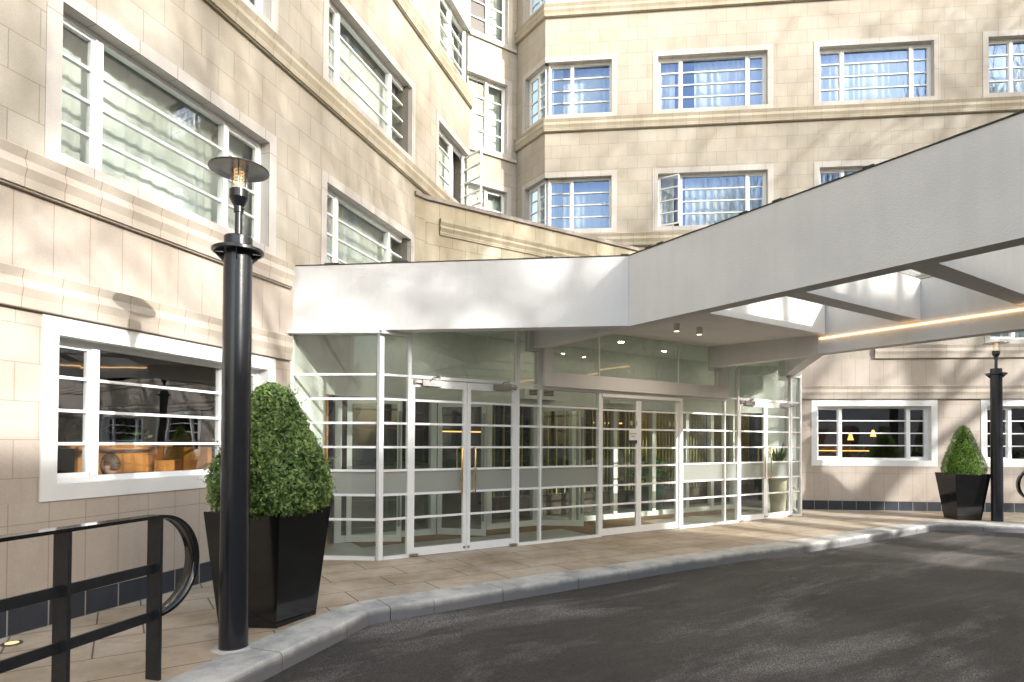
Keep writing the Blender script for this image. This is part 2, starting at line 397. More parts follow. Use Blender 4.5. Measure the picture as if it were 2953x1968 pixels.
# ---- wall faces with openings
def wall(F, s0, s1, z0, z1, holes, name, m, v0=0.0, d=0.0, ends=True):
    mb = MB()
    hs = [h for h in holes if h[1] > s0 and h[0] < s1 and h[3] > z0 and h[2] < z1]
    ss = sorted({s0, s1, *[min(max(x, s0), s1) for h in hs for x in h[:2]]})
    zs = sorted({z0, z1, *[min(max(x, z0), z1) for h in hs for x in h[2:]]})
    for a, b in zip(ss[:-1], ss[1:]):
        for c, e in zip(zs[:-1], zs[1:]):
            ms, mz = (a + b) / 2, (c + e) / 2
            if any(h[0] < ms < h[1] and h[2] < mz < h[3] for h in hs): continue
            mb.face([F.P(a, d, c), F.P(b, d, c), F.P(b, d, e), F.P(a, d, e)], [(a, c - v0), (b, c - v0), (b, e - v0), (a, e - v0)])
    return mb.build(name, m, hotel)

def sweep(paths, prof, name, m, parent=None):
    """string course: profile [(d,z)] swept along a plan polyline, mitred; u runs along it"""
    mb = MB()
    for pl in paths:
        pl = [Vector((p[0], p[1], 0)) for p in pl]
        nr = []
        for i in range(len(pl)):
            ns = []
            if i > 0: t = (pl[i] - pl[i - 1]).normalized(); ns.append(Vector((t.y, -t.x, 0)))
            if i < len(pl) - 1: t = (pl[i + 1] - pl[i]).normalized(); ns.append(Vector((t.y, -t.x, 0)))
            n = sum(ns, Vector()).normalized(); nr.append(n / max(.35, n.dot(ns[0])))
        u = 0
        for i in range(len(pl) - 1):
            l = (pl[i + 1] - pl[i]).length
            for (d0, z0), (d1, z1) in zip(prof[:-1], prof[1:]):
                a = pl[i] + nr[i] * d0; b = pl[i + 1] + nr[i + 1] * d0; c = pl[i + 1] + nr[i + 1] * d1; e = pl[i] + nr[i] * d1
                mb.face([(a.x, a.y, z0), (b.x, b.y, z0), (c.x, c.y, z1), (e.x, e.y, z1)], [(u, z0 + 1), (u + l, z0 + 1), (u + l, z1 + 1), (u, z1 + 1)])
            u += l
        for i, rev in ((0, False), (len(pl) - 1, True)):
            pts = [(pl[i].x + nr[i].x * d, pl[i].y + nr[i].y * d, z) for d, z in prof] + [(pl[i].x, pl[i].y, prof[-1][1]), (pl[i].x, pl[i].y, prof[0][1])]
            mb.face(pts if rev else list(reversed(pts)))
    return mb.build(name, m, parent or hotel)

def bprof(z):            # zig-zag section of a course whose underside is at z
    return [(-.01, z), (.040, z), (.046, z + .006), (.05, z + .088), (.068, z + .157), (.05, z + .226), (.068, z + .297), (.062, z + BH), (-.01, z + BH)]
def bprof_up(z):
    return [(-.01, z), (.038, z), (.042, z + .014), (.06, z + .016), (.062, z + .088), (.084, z + .157), (.062, z + .226), (.084, z + .297), (.078, z + BH), (-.01, z + BH)]

# columns of windows (outer edge of the surround)
L_cols = [(1.43, 4.13), (5.05, 7.76), (8.67, 11.41)]
R_cols = [(3.312, 6.06), (6.96, 9.69), (10.59, 13.34), (14.2, 16.95)]
L_gr = [(1.44, 4.13), (5.055, 7.777)]
R_gr = [(6.888, 9.592), (10.50, 13.2), (14.1, 16.8)]
R_corner = (-.1, 2.478); L_corner = (12.29, 14.2)

holesL = [(a, b, *WIN[k]) for a, b in L_cols for k in (1, 2, 3, 4)] + [(L_corner[0], 15, *WIN[k]) for k in (2, 3, 4)]
holesR = [(a, b, *WIN[k]) for a, b in R_cols for k in (1, 2, 3, 4)] + [(-5, R_corner[1], *WIN[k]) for k in (1, 2, 3, 4)]
GZ = (1.003, 2.512)
hL0 = [(a, b, *GZ) for a, b in L_gr]; hR0 = [(a, b, *GZ) for a, b in R_gr]

Ls0, Ls1, Lend = -6.0, 14.03, 8.1        # Lend: where the entrance meets the wing
wall(L, Ls0, Ls1, B1, TOP, holesL, 'ashlar_wall', M['ashlar'], .03)
wall(RW, .765, 38, B1, TOP, holesR, 'ashlar_wall', M['ashlar'], .03)
for F, a, b, hh in ((L, Ls0, Lend, hL0), (RW, 6.3, 38, hR0)):
    wall(F, a, b, .21, GZ[0], [], 'base_wall', M['panel'], .21)
    wall(F, a, b, GZ[0], B0, hh, 'base_wall', M['ground_ashlar'], 0.0)
    wall(F, a, b, B0, B1, [], 'frieze_wall', M['panel'], 2.823)
    MB().box(F, a, b, -.05, .012, 0, .21, 'ub').build('plinth', M['slate'], hotel)
# chamfers and the recessed bay between the wings
CH = (.0, CRL - .0)
hC = [(.25, 5, *WIN[k]) for k in (1, 2, 3, 4)]
wall(CR, 0, CRL, B1, TOP, hC, 'ashlar_wall', M['ashlar'], .03)
hCL = [(-5, CLL - .25, *WIN[k]) for k in (2, 3, 4)]
wall(CL, 0, CLL, B1, TOP, hCL, 'ashlar_wall', M['ashlar'], .03)
DW = {1: (5.88, 7.98), 2: (8.72, 10.72), 3: (11.56, 13.5)}
hD = [(-1.90, -.16, *DW[k]) for k in DW]
wall(Dd, -2.02, 0, B1, TOP, hD, 'ashlar_wall', M['ashlar'], .03)

Lp = lambda s: tuple(L.P(s, 0, 0)[:2]); Rp = lambda s: tuple(RW.P(s, 0, 0)[:2])
pl_L = [Lp(Ls0), Lp(14.03), (de.x, de.y)]
pl_R = [(dl.x, dl.y), Rp(.765), Rp(38)]
for z in (B2, B3, B4): sweep([pl_L], bprof_up(z), 'string_course', M['band']); sweep([pl_R], bprof_up(z), 'string_course', M['band'])
sweep([[Lp(Ls0), Lp(8.03)]], bprof_up(B1), 'string_course', M['ground_band'])
sweep([[Rp(8.25), Rp(38)]], bprof(B1), 'string_course', M['ground_band'])
sweep([[Lp(Ls0), Lp(8.03)]], bprof(B0), 'string_course', M['ground_band'])
sweep([[Rp(6.45), Rp(38)]], bprof(B0), 'string_course', M['ground_band'])
# roof slab and the dark shell behind the faces
shell = MB()
def shell_box(F, a, b, z0, z1, dep=3.2, floors=()):
    shell.face([F.P(a, -dep, z0), F.P(b, -dep, z0), F.P(b, -dep, z1), F.P(a, -dep, z1)])
    for s in (a, b): shell.face([F.P(s, -dep, z0), F.P(s, -.03, z0), F.P(s, -.03, z1), F.P(s, -dep, z1)])
    for z in (z0, z1, *floors): shell.face([F.P(a, -dep, z), F.P(b, -dep, z), F.P(b, -.03, z), F.P(a, -.03, z)])
shell_box(L, Ls0, 11.2, 3.3, TOP, 3.2, (5.75, 8.55, 11.35))
shell_box(L, 11.9, 13.95, 3.3, TOP, 1.1, (5.75, 8.55, 11.35))
shell_box(RW, 1.2, 38, 3.3, TOP, 3.2, (5.75, 8.55, 11.35))
shell_box(Dd, -2.0, -.02, 3.3, TOP, 3, (5.75, 8.55, 11.35))
shell.build('room_shell', M['interior'], hotel)

# ------------------------------------------------------------------ windows
def window(F, s0, s1, z0, z1, ground=False, casement=None, bays=None, side='', lower_bars=True):
    """frame is the part; surround, panes, opening casement are its sub-parts"""
    fr = MB(); su = MB(); pa = MB()
    w = .13 if ground else .125
    wb = .135 if ground else .10; wt = .15 if ground else .128
    m = M['white_paint'] if ground else M['surround']
    d0, d1 = -.20, (.010 if ground else .006)
    i0, i1, j0, j1 = s0 + w, s1 - w, z0 + wb, z1 - wt
    if 'l' in side: i0 = s0
    if 'r' in side: i1 = s1
    if 'l' not in side: su.box(F, s0, i0, d0, d1, z0, z1)
    if 'r' not in side: su.box(F, i1, s1, d0, d1, z0, z1)
    su.box(F, i0, i1, d0, d1, z0, j0, 'lr'); su.box(F, i0, i1, d0, d1, j1, z1, 'lr')
    f0, f1 = -.20, -.125
    fw = .048
    if 'l' not in side: fr.box(F, i0, i0 + fw, f0, f1, j0, j1)
    else: fr.box(F, i0, i0 + .03, f0, f1, j0, j1)
    if 'r' not in side: fr.box(F, i1 - fw, i1, f0, f1, j0, j1)
    else: fr.box(F, i1 - .03, i1, f0, f1, j0, j1)
    fr.box(F, i0 + fw, i1 - fw, f0, f1, j0, j0 + fw, 'lr'); fr.box(F, i0 + fw, i1 - fw, f0, f1, j1 - fw, j1, 'lr')
    if bays is None: bays = [i0 + .41, i1 - .56] if F is L else [i0 + .55, i1 - .43]
    edges = [i0 + fw]
    for b in bays:
        fr.box(F, b - .035, b + .035, f0, f1 + .006, j0 + fw, j1 - fw, 'tu'); edges += [b - .035, b + .035]
    edges.append(i1 - fw)
    sashes = []
    for k in range(0, len(edges), 2):
        a, b = edges[k], edges[k + 1]
        op = casement and casement[0] == k // 2
        tgt_f, tgt_p, FF, oa, ob = fr, pa, F, a, b
        if op:
            tgt_f, tgt_p = MB(), MB()
            hinge_left = casement[2]; ang = casement[1]
            hs = a if hinge_left else b
            o = F.P(hs, f1 + .004, 0); t = F.t.copy()
            if hinge_left:
                t = (F.t * math.cos(ang) + F.n * math.sin(ang))
            else:
                t = (F.t * math.cos(ang) - F.n * math.sin(ang))
            FF = Frame((o.x, o.y), (t.x, t.y), (t.y, -t.x))
            if FF.n.dot(F.n) < 0: FF.n = -FF.n
            oa, ob = (0, b - a) if hinge_left else (a - b, 0)
        y0, y1 = (j0 + fw, j1 - fw)
        dd = (-.045, 0) if op else (-.185, -.14)
        if k != 2 or len(edges) == 2 or op:            # side lights carry their own thin sash
            tgt_f.box(FF, oa, oa + .026, *dd, y0, y1); tgt_f.box(FF, ob - .026, ob, *dd, y0, y1)
            tgt_f.box(FF, oa + .026, ob - .026, *dd, y0, y0 + .03, 'lr'); tgt_f.box(FF, oa + .026, ob - .026, *dd, y1 - .03, y1, 'lr')
            xa, xb = oa + .026, ob - .026
        else: xa, xb = oa, ob
        nb = 3
        for q in range(1, nb + 1):
            z = y0 + (y1 - y0) * q / (nb + 1)
            tgt_f.box(FF, xa, xb, dd[0] + .004, dd[1] + .004, z - .0125, z + .0125, 'lr')
        gd = dd[0] + .02
        e = [rnd.uniform(-.0025, .0025) for _ in range(4)]
        tgt_p.face([FF.P(xa, gd + e[0], y0), FF.P(xb, gd + e[1], y0), FF.P(xb, gd + e[2], y1), FF.P(xa, gd + e[3], y1)])
        if op: sashes.append((tgt_f, tgt_p))
    fo = fr.build('window', M['frame_white'], hotel)
    su.build('surround', m, fo)
    g = M['glass_gr'] if ground else M['glass_left'] if F in (L, CL, Dd) else M['glass_up']
    pa.build('pane', g, fo)
    for a, b in sashes:
        b.f and a.build('casement', M['frame_white'], fo); b.build('pane', g, fo)
    return fo

def curtain(F, s0, s1, z0, z1, label, d=-.34, seed=0, amp=.012):
    z1 += .32
    rr = random.Random(seed); mb = MB()
    n = max(8, int((s1 - s0) / .014)); cols = []
    ph = rr.uniform(0, 9)
    for i in range(n + 1):
        s = s0 + (s1 - s0) * i / n
        w = ph + s * 2 * math.pi / .17 + 3.2 * noise.noise((s * 2.6, seed, 0)) * 2
        a = amp * (.65 + .6 * noise.noise((s * 3.1, seed + 7, 0)))
        cols.append((s, d + a * math.sin(w) + .02 * noise.noise((s * 1.1, seed, 5))))
    mb.grid([[F.P(s, dd, z1) for s, dd in cols], [F.P(s + .004 * math.sin(s * 9), d + (dd - d) * 1.25, (z0 + z1) / 2) for s, dd in cols], [F.P(s, d + (dd - d) * 1.35, z0) for s, dd in cols]])
    o = mb.build('curtain', M['curtain'])
    return tag(o, label, 'curtain', 'pleated net curtains behind the upper windows')

# left wing
k = 0
Lwhere = {(1, 1): 'in the large left wing window directly behind the near lamp head', (2, 1): 'in the left wing window just above the canopy fascia end',
          (1, 2): 'in the highest cropped left wing window above the big one', (2, 2): 'in the left wing window between the two sloping string courses',
          (0, 1): None}
for ci, (a, b) in enumerate(L_cols):
    for st in (1, 2, 3, 4):
        window(L, a, b, *WIN[st])
        w = Lwhere.get((ci, st))
        if w is None and ci == 0: continue
        if w is None:
            if st == 4: continue
            w = 'in the left wing window two floors above the near lamp' if ci == 1 else 'in the left wing window cropped by the top edge above the sloping courses'
        k += 1
        curtain(L, a + .02, b + .8, WIN[st][0] + .05, WIN[st][1] - .13, 'net curtain ' + w, seed=k, amp=.009)
for st in (2, 3, 4):
    a = L_corner[0]
    window(L, a, 14.03, *WIN[st], side='r', bays=[a + .13 + .78] if st > 2 else [a + .13 + .9], casement=(1, R(62), False) if st == 2 else None)
    window(CL, 0, CLL - .22, *WIN[st], side='l', bays=[])
    if st < 4:
        curtain(L, a + .10, 13.90, WIN[st][0] + .05, WIN[st][1] - .13, 'narrow net curtain in the left corner window ' + ('beside its open casement' if st == 2 else 'above the open casement'), seed=20 + st)
# right wing
Rnames = {0: 'second column', 1: 'third column', 2: 'fourth column'}
for ci, (a, b) in enumerate(R_cols):
    for st in (1, 2, 3, 4):
        if ci == 3 and st in (1, 4): continue
        window(RW, a, b, *WIN[st], casement=(0, R(26), True) if (ci, st) == (0, 2) else None)
cz = lambda st: (WIN[st][0] + .05, WIN[st][1] - .13)
for ci, st, a, b, lab in [
    (0, 3, 3.46, 3.88, 'narrow gathered net curtain left of the dark gap in the upper right wing window'),
    (0, 3, 4.33, 5.93, 'wide net curtain right of the dark gap in the upper right wing window'),
    (0, 2, 3.50, 3.86, 'gathered net curtain seen through the open casement of the right wing window'),
    (0, 2, 4.12, 5.93, 'wide net curtain beside the open casement of the right wing window'),
    (1, 3, 7.09, 9.56, 'net curtain drawn fully across the upper right wing window above the canopy slope'),
    (1, 2, 7.09, 9.56, 'net curtain in the right wing window mostly hidden by the canopy slope'),
    (2, 3, 10.72, 13.2, 'net curtain in the right wing window cropped by the right edge'),
    (2, 1, 10.72, 13.2, 'net curtain in the right wing window above the far lamp')]:
    curtain(RW, a, b, *cz(st), lab, seed=40 + k, amp=.024); k += 1
for st in (1, 2, 3, 4):
    window(RW, .765, R_corner[1], *WIN[st], side='l', bays=[1.42])
    window(CR, .25, CRL, *WIN[st], side='r', bays=[.80])
    if st in (2, 3):
        n_ = 'upper' if st == 3 else 'lower'
        curtain(RW, .95, 2.36, *cz(st), 'net curtain behind the frontal half of the %s corner bay window' % n_, d=-.40, seed=60 + st)
        curtain(CR, .42, CRL - .15, *cz(st), 'net curtain behind the angled half of the %s corner bay window' % n_, d=-.36, seed=70 + st)
# recessed bay: tall two-light windows, ledge
for kk, (a, b) in DW.items():
    window(Dd, -1.90, -.16, a, b, bays=[-1.40, -.84])
    MB().box(Dd, -2.0, -.02, -.02, .05, a - .07, a + .0).build('window_sill', M['surround'], hotel)
    curtain(Dd, -.78, -.28, a + .05, b - .13, 'net curtain at the right of the %s tall window in the recessed corner' % {1: 'lowest', 2: 'middle', 3: 'highest'}[kk], seed=80 + kk)
    if kk != 3: curtain(Dd, -1.85, -.92, a + .05, b - .13, 'net curtain at the left of the %s tall window in the recessed corner' % {1: 'lowest', 2: 'middle'}[kk], d=-.42, seed=90 + kk)
# ground floor windows
for a, b in L_gr: window(L, a, b, *GZ, ground=True)
for a, b in R_gr: window(RW, a, b, *GZ, ground=True)

# ---- parapet block over the lobby
pq = [tuple(L.P(11.43, 0, 0)[:2]), tuple(G.P(1.9, -2.85, 0)[:2])]
PF = Frame(pq[0], (pq[1][0] - pq[0][0], pq[1][1] - pq[0][1])); pfl = math.hypot(pq[1][0] - pq[0][0], pq[1][1] - pq[0][1])
M['lobby_block'] = stone('lobby_block_stone', (.43, .39, .30), (.41, .365, .28), (.40, .35, .255), .55, .40, .004, (.22, .17, .12), off=.5, stain=.25)
par = MB()
par.box(PF, 0, pfl, -.3, 0, 3.3, 5.975, '', .0)
par.box(G, 1.9, 7.45, -3.15, -2.85, 3.3, 5.975, '', .365)
par.build('parapet', M['lobby_block'], hotel)
cop = MB(); cop.box(PF, -.02, pfl, -.32, .05, 5.975, 6.045); cop.box(G, 1.88, 7.45, -3.2, -2.80, 5.976, 6.046)
cop.build('coping', M['lead'], hotel)
G2 = Frame(tuple(G.P(0, -2.85, 0)[:2]), (.8396, .5432), (.5432, -.8396))
sweep([[tuple(G.P(2.2, -2.85, 0)[:2]), tuple(G.P(7.4, -2.85, 0)[:2])]], [(-.01, 5.372), (.03, 5.372), (.03, 5.44), (.065, 5.50), (.03, 5.555), (.065, 5.61), (.065, 5.675), (-.01, 5.68)], 'string_course', M['lobby_block'])
MB().prism([tuple(G.P(*p, 0)[:2]) for p in ((1.9, -3.1), (7.4, -3.1), (5.2, -6.2), (3.8, -6.2))], 5.6, 5.7).build('roof', M['felt'], hotel)
moss = MB()
for i in range(46):
    t = rnd.uniform(2.9, 4.95); p = G.P(t, -2.845, 5.955 + rnd.uniform(-.02, .005)); s = rnd.uniform(.008, .022)
    q = [p + Vector((rnd.uniform(-s, s), rnd.uniform(-s, s), rnd.uniform(-s, s))) for _ in range(3)]
    moss.face(q)
tag(moss.build('moss', plain('moss_green', (.10, .14, .03), 1)), 'green moss tufts under the stone parapet coping', 'moss', kind='stuff')

# ------------------------------------------------------------------ entrance canopy
canopy = thing('entrance_canopy', 'white rendered porte cochere canopy with open coffers over the entrance', 'canopy', tuple(G.P(2.34, 2.03, 0)))
ZB, ZT, ZS = 2.905, 3.745, 3.28
lw = (-.95, -.70); c1 = (2.34, 2.03); c2 = (6.545, 2.03); rw = (9.835, -.70)
gp = lambda p: tuple(G.P(p[0], p[1], 0)[:2])
def offs(a, b, w):
    dx, dy = b[0] - a[0], b[1] - a[1]; l = math.hypot(dx, dy); return (-dy / l * w, dx / l * w)
def slab(pts, z0, z1):  # pts in (t,n), counter-clockwise seen from above
    return MB().prism([gp(p) for p in pts], z0, z1)
# slanted fascias
dx = offs(lw, c1, .2)
inL = (c1[0] + .19, c1[1] - .10)
f1 = MB().prism([gp(p) for p in (lw, (lw[0] - dx[0], lw[1] - dx[1]), (2.53, 1.945), c1)], ZB, ZT)
f1 = MB().prism([gp(p) for p in (lw, c1, (2.34, 1.77), (lw[0] + .33, lw[1]))], ZB, ZT)
f1.build('fascia', M['render_white'], canopy, recalc=True)
f2 = MB().prism([gp(p) for p in (c2, rw, (rw[0] - .33, rw[1]), (6.545, 1.77))], ZB, ZT)
f2.build('fascia', M['render_white'], canopy, recalc=True)
NE = 9.2
b1_ = MB(); b1_.box(G, 2.342, 2.532, -.04, NE, ZB - .002, ZT, 'u'); b1_.build('side_beam', M['render_white'], canopy)
b2_ = MB(); b2_.box(G, 6.353, 6.543, 2.06, NE, ZB - .002, ZT, 'u'); b2_.box(G, 6.335, 6.543, -.04, 2.06, ZB - .002, ZT, 'u'); b2_.build('side_beam', M['render_white'], canopy)
be = MB(); be.box(G, 2.532, 6.353, NE - .2, NE - .001, ZB, ZT - .001); be.build('end_beam', M['render_white'], canopy)
us = MB()
for a, b, z in (((2.342, 2.532)), 0, 0), : pass
us.box(G, 2.342, 2.532, -.04, NE, ZB - .006, ZB - .002, 't'); us.box(G, 6.335, 6.543, -.04, NE, ZB - .006, ZB - .002, 't')
us.build('beam_underside', M['soffit'], canopy)
# soffit (falls slightly away from the glass) and roof deck
def sheet(name, pts, m, up=False):  # pts (t,n,z)
    mb = MB(); P = [G.P(*p) for p in pts]; mb.face(P); return mb
so = MB()
so.face([G.P(2.532, -.05, 3.28), G.P(6.335, -.05, 3.28), G.P(6.335, 2.17, 3.19), G.P(2.532, 2.17, 3.19)])
so.face([G.P(2.532, 2.17, 3.19), G.P(6.335, 2.17, 3.19), G.P(6.335, 2.17, ZT - .01), G.P(2.532, 2.17, ZT - .01)])
so.face([G.P(-.80, -.70, 3.281), G.P(2.341, -.70, 3.281), G.P(2.341, 1.9, 3.281)])
so.face([G.P(6.544, -.70, 3.281), G.P(9.68, -.70, 3.281), G.P(6.544, 1.9, 3.281)])
so.build('soffit', M['soffit'], canopy)
ribs = []
for i, n0 in enumerate((3.25, 4.55, 5.85, 7.15, 8.45)):
    r = MB().box(G, 2.533, 6.352, n0, n0 + .235, 3.19, ZT - .002, 'lr'); ribs.append(r.build('rib', M['render_white'], canopy))
# rooflight glazing over every coffer
for n0, n1 in ((2.17, 3.25), (3.485, 4.55), (4.785, 5.85), (6.085, 7.15), (7.385, 8.45)):
    r = MB().box(G, 2.50, 6.36, n0 - .03, n1 + .03, ZT + .03, ZT + .04); r.build('rooflight', M['glass_clear'], canopy)
deck = MB()
dk = [(lw[0] + .3, lw[1]), (9.5, -.70), (6.7, 1.6), (6.36, 1.95), (6.36, 2.10), (2.53, 2.10), (2.53, 1.95), (2.3, 1.6)]
deck.prism([gp(p) for p in dk], ZT - .02, ZT - .004); deck.build('roof_deck', M['felt'], canopy)
# dark felt turned over the top edges, slightly ragged
fe = MB()
def felt_edge(a, b, w=.2, inward=1):
    l = math.hypot(b[0] - a[0], b[1] - a[1]); n = int(l / .09); t = ((b[0] - a[0]) / l, (b[1] - a[1]) / l); nn = (-t[1] * inward, t[0] * inward)
    for i in range(n):
        x0, x1 = l * i / n, l * (i + 1) / n
        h = .012 + .012 * max(0, noise.noise((a[0] * 3 + x0 * 2.3, 1.7, 0))) + (.014 if rnd.random() < .06 else 0)
        e = .006
        q = lambda x, y: gp((a[0] + t[0] * x - nn[0] * y, a[1] + t[1] * x - nn[1] * y))
        fe.prism([q(x0, e), q(x1, e), q(x1, -w), q(x0, -w)], ZT + .0015, ZT + h)
felt_edge(lw, c1, .2, -1); felt_edge(c1, (2.342, NE), .18, -1)
felt_edge(c2, rw, .2, -1); felt_edge((6.543, NE), c2, .18, -1)
fe.build('felt_edge', M['felt'], canopy, recalc=True)
MB().box(G, 6.328, 6.352, 2.08, NE - .2, 3.124, 3.142).build('led_strip', M['led'], canopy)
for t, n in ((3.984, 1.31), (4.462, 1.319)):
    p = G.P(t, n, 3.225)
    s = MB().lathe(p - Vector((0, 0, .105)), [(.042, 0), (.045, .005), (.045, .105)]); so_ = s.build('spotlight', M['render_white'], canopy)
    MB().lathe(p - Vector((0, 0, .107)), [(.036, 0), (.036, .0015)]).build('lamp', M['spot'], so_)
    al_ = bpy.data.lights.new('spot_glow', 'AREA'); al_.shape = 'DISK'; al_.size = .07; al_.energy = 3.0; al_.color = (1, .84, .66)
    ao_ = bpy.data.objects.new('spot_glow', al_); COL.objects.link(ao_); ao_.location = p - Vector((0, 0, .112))
MB().box(G, 2.56, 2.66, 1.95, 2.03, 3.02, 3.10).build('sensor_housing', M['white_paint'], canopy)
for t in (2.437, 6.448):
    MB().box(G, t - .14, t + .14, NE - .42, NE - .14, 0, ZB - .007).build('pillar', M['render_white'], canopy)

# ------------------------------------------------------------------ glazed entrance
ent = thing('glazed_entrance', 'white framed glazed entrance screen with double doors under the canopy', 'glass entrance', tuple(G.P(0, 0, 0)))
rails = (.51, .82, 1.13, 1.428, 1.735, 2.042)
HD = 2.353
fr = MB(); pane = MB(); band = MB(); frosts = []; lights = []
FD = (-.035, .035)
def rail_row(F, a, b, zs=rails, mb=fr, w=.029, dd=(-.012, .018)):
    for z in zs: mb.box(F, a, b, dd[0], dd[1], z - w / 2, z + w / 2, 'lr')
def post(F, s, w, z0, z1, mb=fr, dd=FD): mb.box(F, s - w / 2, s + w / 2, *dd, z0, z1)
def glaze(F, a, b, z0, z1, d=0.0, fz=True):
    """pane with a frosted manifestation band"""
    e = [rnd.uniform(-.003, .003) for _ in range(4)]
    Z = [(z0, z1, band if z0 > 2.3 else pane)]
    if fz and z0 < .83 and z1 > 1.12: Z = [(z0, .832, pane), (.832, 1.118, 'f'), (1.118, z1, pane)]
    for c, g, tgt in Z:
        if tgt == 'f': tgt = MB(); frosts.append(tgt)
        else:
            old = tgt; tgt = MB(); lights.append((tgt, old is band))
        tgt.face([F.P(a, d + e[0], c), F.P(b, d + e[1], c), F.P(b, d + e[2], g), F.P(a, d + e[3], g)])
ret = Frame(gp((-.955, -.70)), (G.P(0, 0, 0).x - gp((-.955, -.70))[0], G.P(0, 0, 0).y - gp((-.955, -.70))[1]))
rl = math.hypot(.955, .70)
ret2 = Frame(gp((9.19, 0)), (gp((10.1, -.70))[0] - gp((9.19, 0))[0], gp((10.1, -.70))[1] - gp((9.19, 0))[1])); rl2 = math.hypot(.91, .7)
for F, a, b, p_ in ((ret, .05, rl - .05, .03), (ret2, .05, rl2 - .05, rl2 - .03)):
    rf_ = MB(); rf_.box(F, a, b, *FD, 0, .045); rail_row(F, a, b, rails + (HD,), rf_); glaze(F, a, b, .045, 2.90)
    post(F, p_, .06, 0, 2.9, rf_); rf_.build('return_frame', M['frame_white'], ent)
fr.lathe(G.P(.005, .0, 0), [(.045, 0), (.045, 3.0)], 4, smooth=False)
fr.v[-0:]  # corner post is a square prism
post(G, 9.185, .055, 0, 2.95)
# fixed lights, left to right
post(G, .39, .045, 0, 2.98)
fr.box(G, .05, .37, *FD, 0, .04); rail_row(G, .05, .37, rails + (HD,)); glaze(G, .05, .37, .04, HD)
post(G, 2.075, .06, 0, 3.28)
fr.box(G, 2.105, 3.62, *FD, 0, .04); rail_row(G, 2.105, 3.62); glaze(G, 2.105, 2.47, .04, 2.29); glaze(G, 2.5, 3.62, .04, 2.29)
post(G, 2.485, .032, .04, 2.29)
post(G, 3.652, .06, 0, 2.29)
post(G, 5.54, .075, 0, 2.29)
fr.box(G, 5.58, 7.09, *FD, 0, .04); rail_row(G, 5.58, 7.09); glaze(G, 5.58, 6.71, .04, 2.29); glaze(G, 6.745, 7.09, .04, HD)
post(G, 6.728, .032, .04, 2.29)
post(G, 7.125, .055, 0, 2.93)
post(G, 8.845, .05, 0, 2.93)
fr.box(G, 8.87, 9.157, *FD, 0, .04); rail_row(G, 8.87, 9.157, rails + (HD,)); glaze(G, 8.87, 9.157, .04, HD)
# transoms and the upper lights
fr.box(G, .42, 2.045, -.03, .03, 2.33, HD + .02); fr.box(G, 7.153, 8.82, -.03, .03, 2.33, HD + .02)
rail_row(G, 2.105, 2.43, (HD,)); rail_row(G, 6.77, 7.09, (HD,))
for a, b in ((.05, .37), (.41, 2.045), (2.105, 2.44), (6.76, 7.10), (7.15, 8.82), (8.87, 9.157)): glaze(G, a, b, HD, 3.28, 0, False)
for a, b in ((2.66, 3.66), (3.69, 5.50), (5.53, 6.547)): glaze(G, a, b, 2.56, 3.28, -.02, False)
for t in (3.672, 5.515): fr.box(G, t - .008, t + .008, -.03, -.01, 2.56, 3.28)
fa_, fb_ = MB(), MB()
for f_i, uv_i, sm_i in zip(fr.f, fr.uv, fr.sm):
    pts_ = [fr.v[k_] for k_ in f_i]; (fa_ if (pts_[0] - G.o).dot(G.t) < 4.6 else fb_).face(pts_, uv_i, sm_i)
fa_.build('frame', M['frame_white'], ent, weld=True); fb_.build('frame', M['frame_white'], ent, weld=True)
# portal: stepped white casing round the sliding doors
po = MB()
po.box(G, 2.43, 2.67, -.06, .05, 2.29, 2.85); po.box(G, 2.262, 2.84, -.06, .045, 2.851, 2.905); po.box(G, 2.262, 2.341, -.06, .045, 2.906, 3.279)
po.box(G, 2.671, 6.535, -.06, .05, 2.29, 2.56)
po.box(G, 6.536, 6.77, -.06, .05, 2.29, 2.85); po.box(G, 6.372, 6.77, -.06, .045, 2.851, 2.904)
po.box(G, 2.49, 6.72, .051, .12, 2.335, 2.535); po.box(G, 2.49, 2.64, .051, .12, 2.536, 2.90); po.box(G, 6.565, 6.72, .051, .12, 2.536, 2.90)
for q_ in ((G, 8.80, 9.17, -.05, .045, 2.87, 2.904), (G, -.02, .36, -.05, .10, 2.865, 2.904), (ret, 0, rl, -.05, .10, 2.866, 2.904)): MB().box(*q_).build('head_trim', M['render_white'], ent)
po.build('portal', M['render_white'], ent)
# head over the sliding doors
MB().box(G, 3.682, 5.50, -.03, .048, 2.235, 2.289).build('door_track', M['frame_white'], ent)

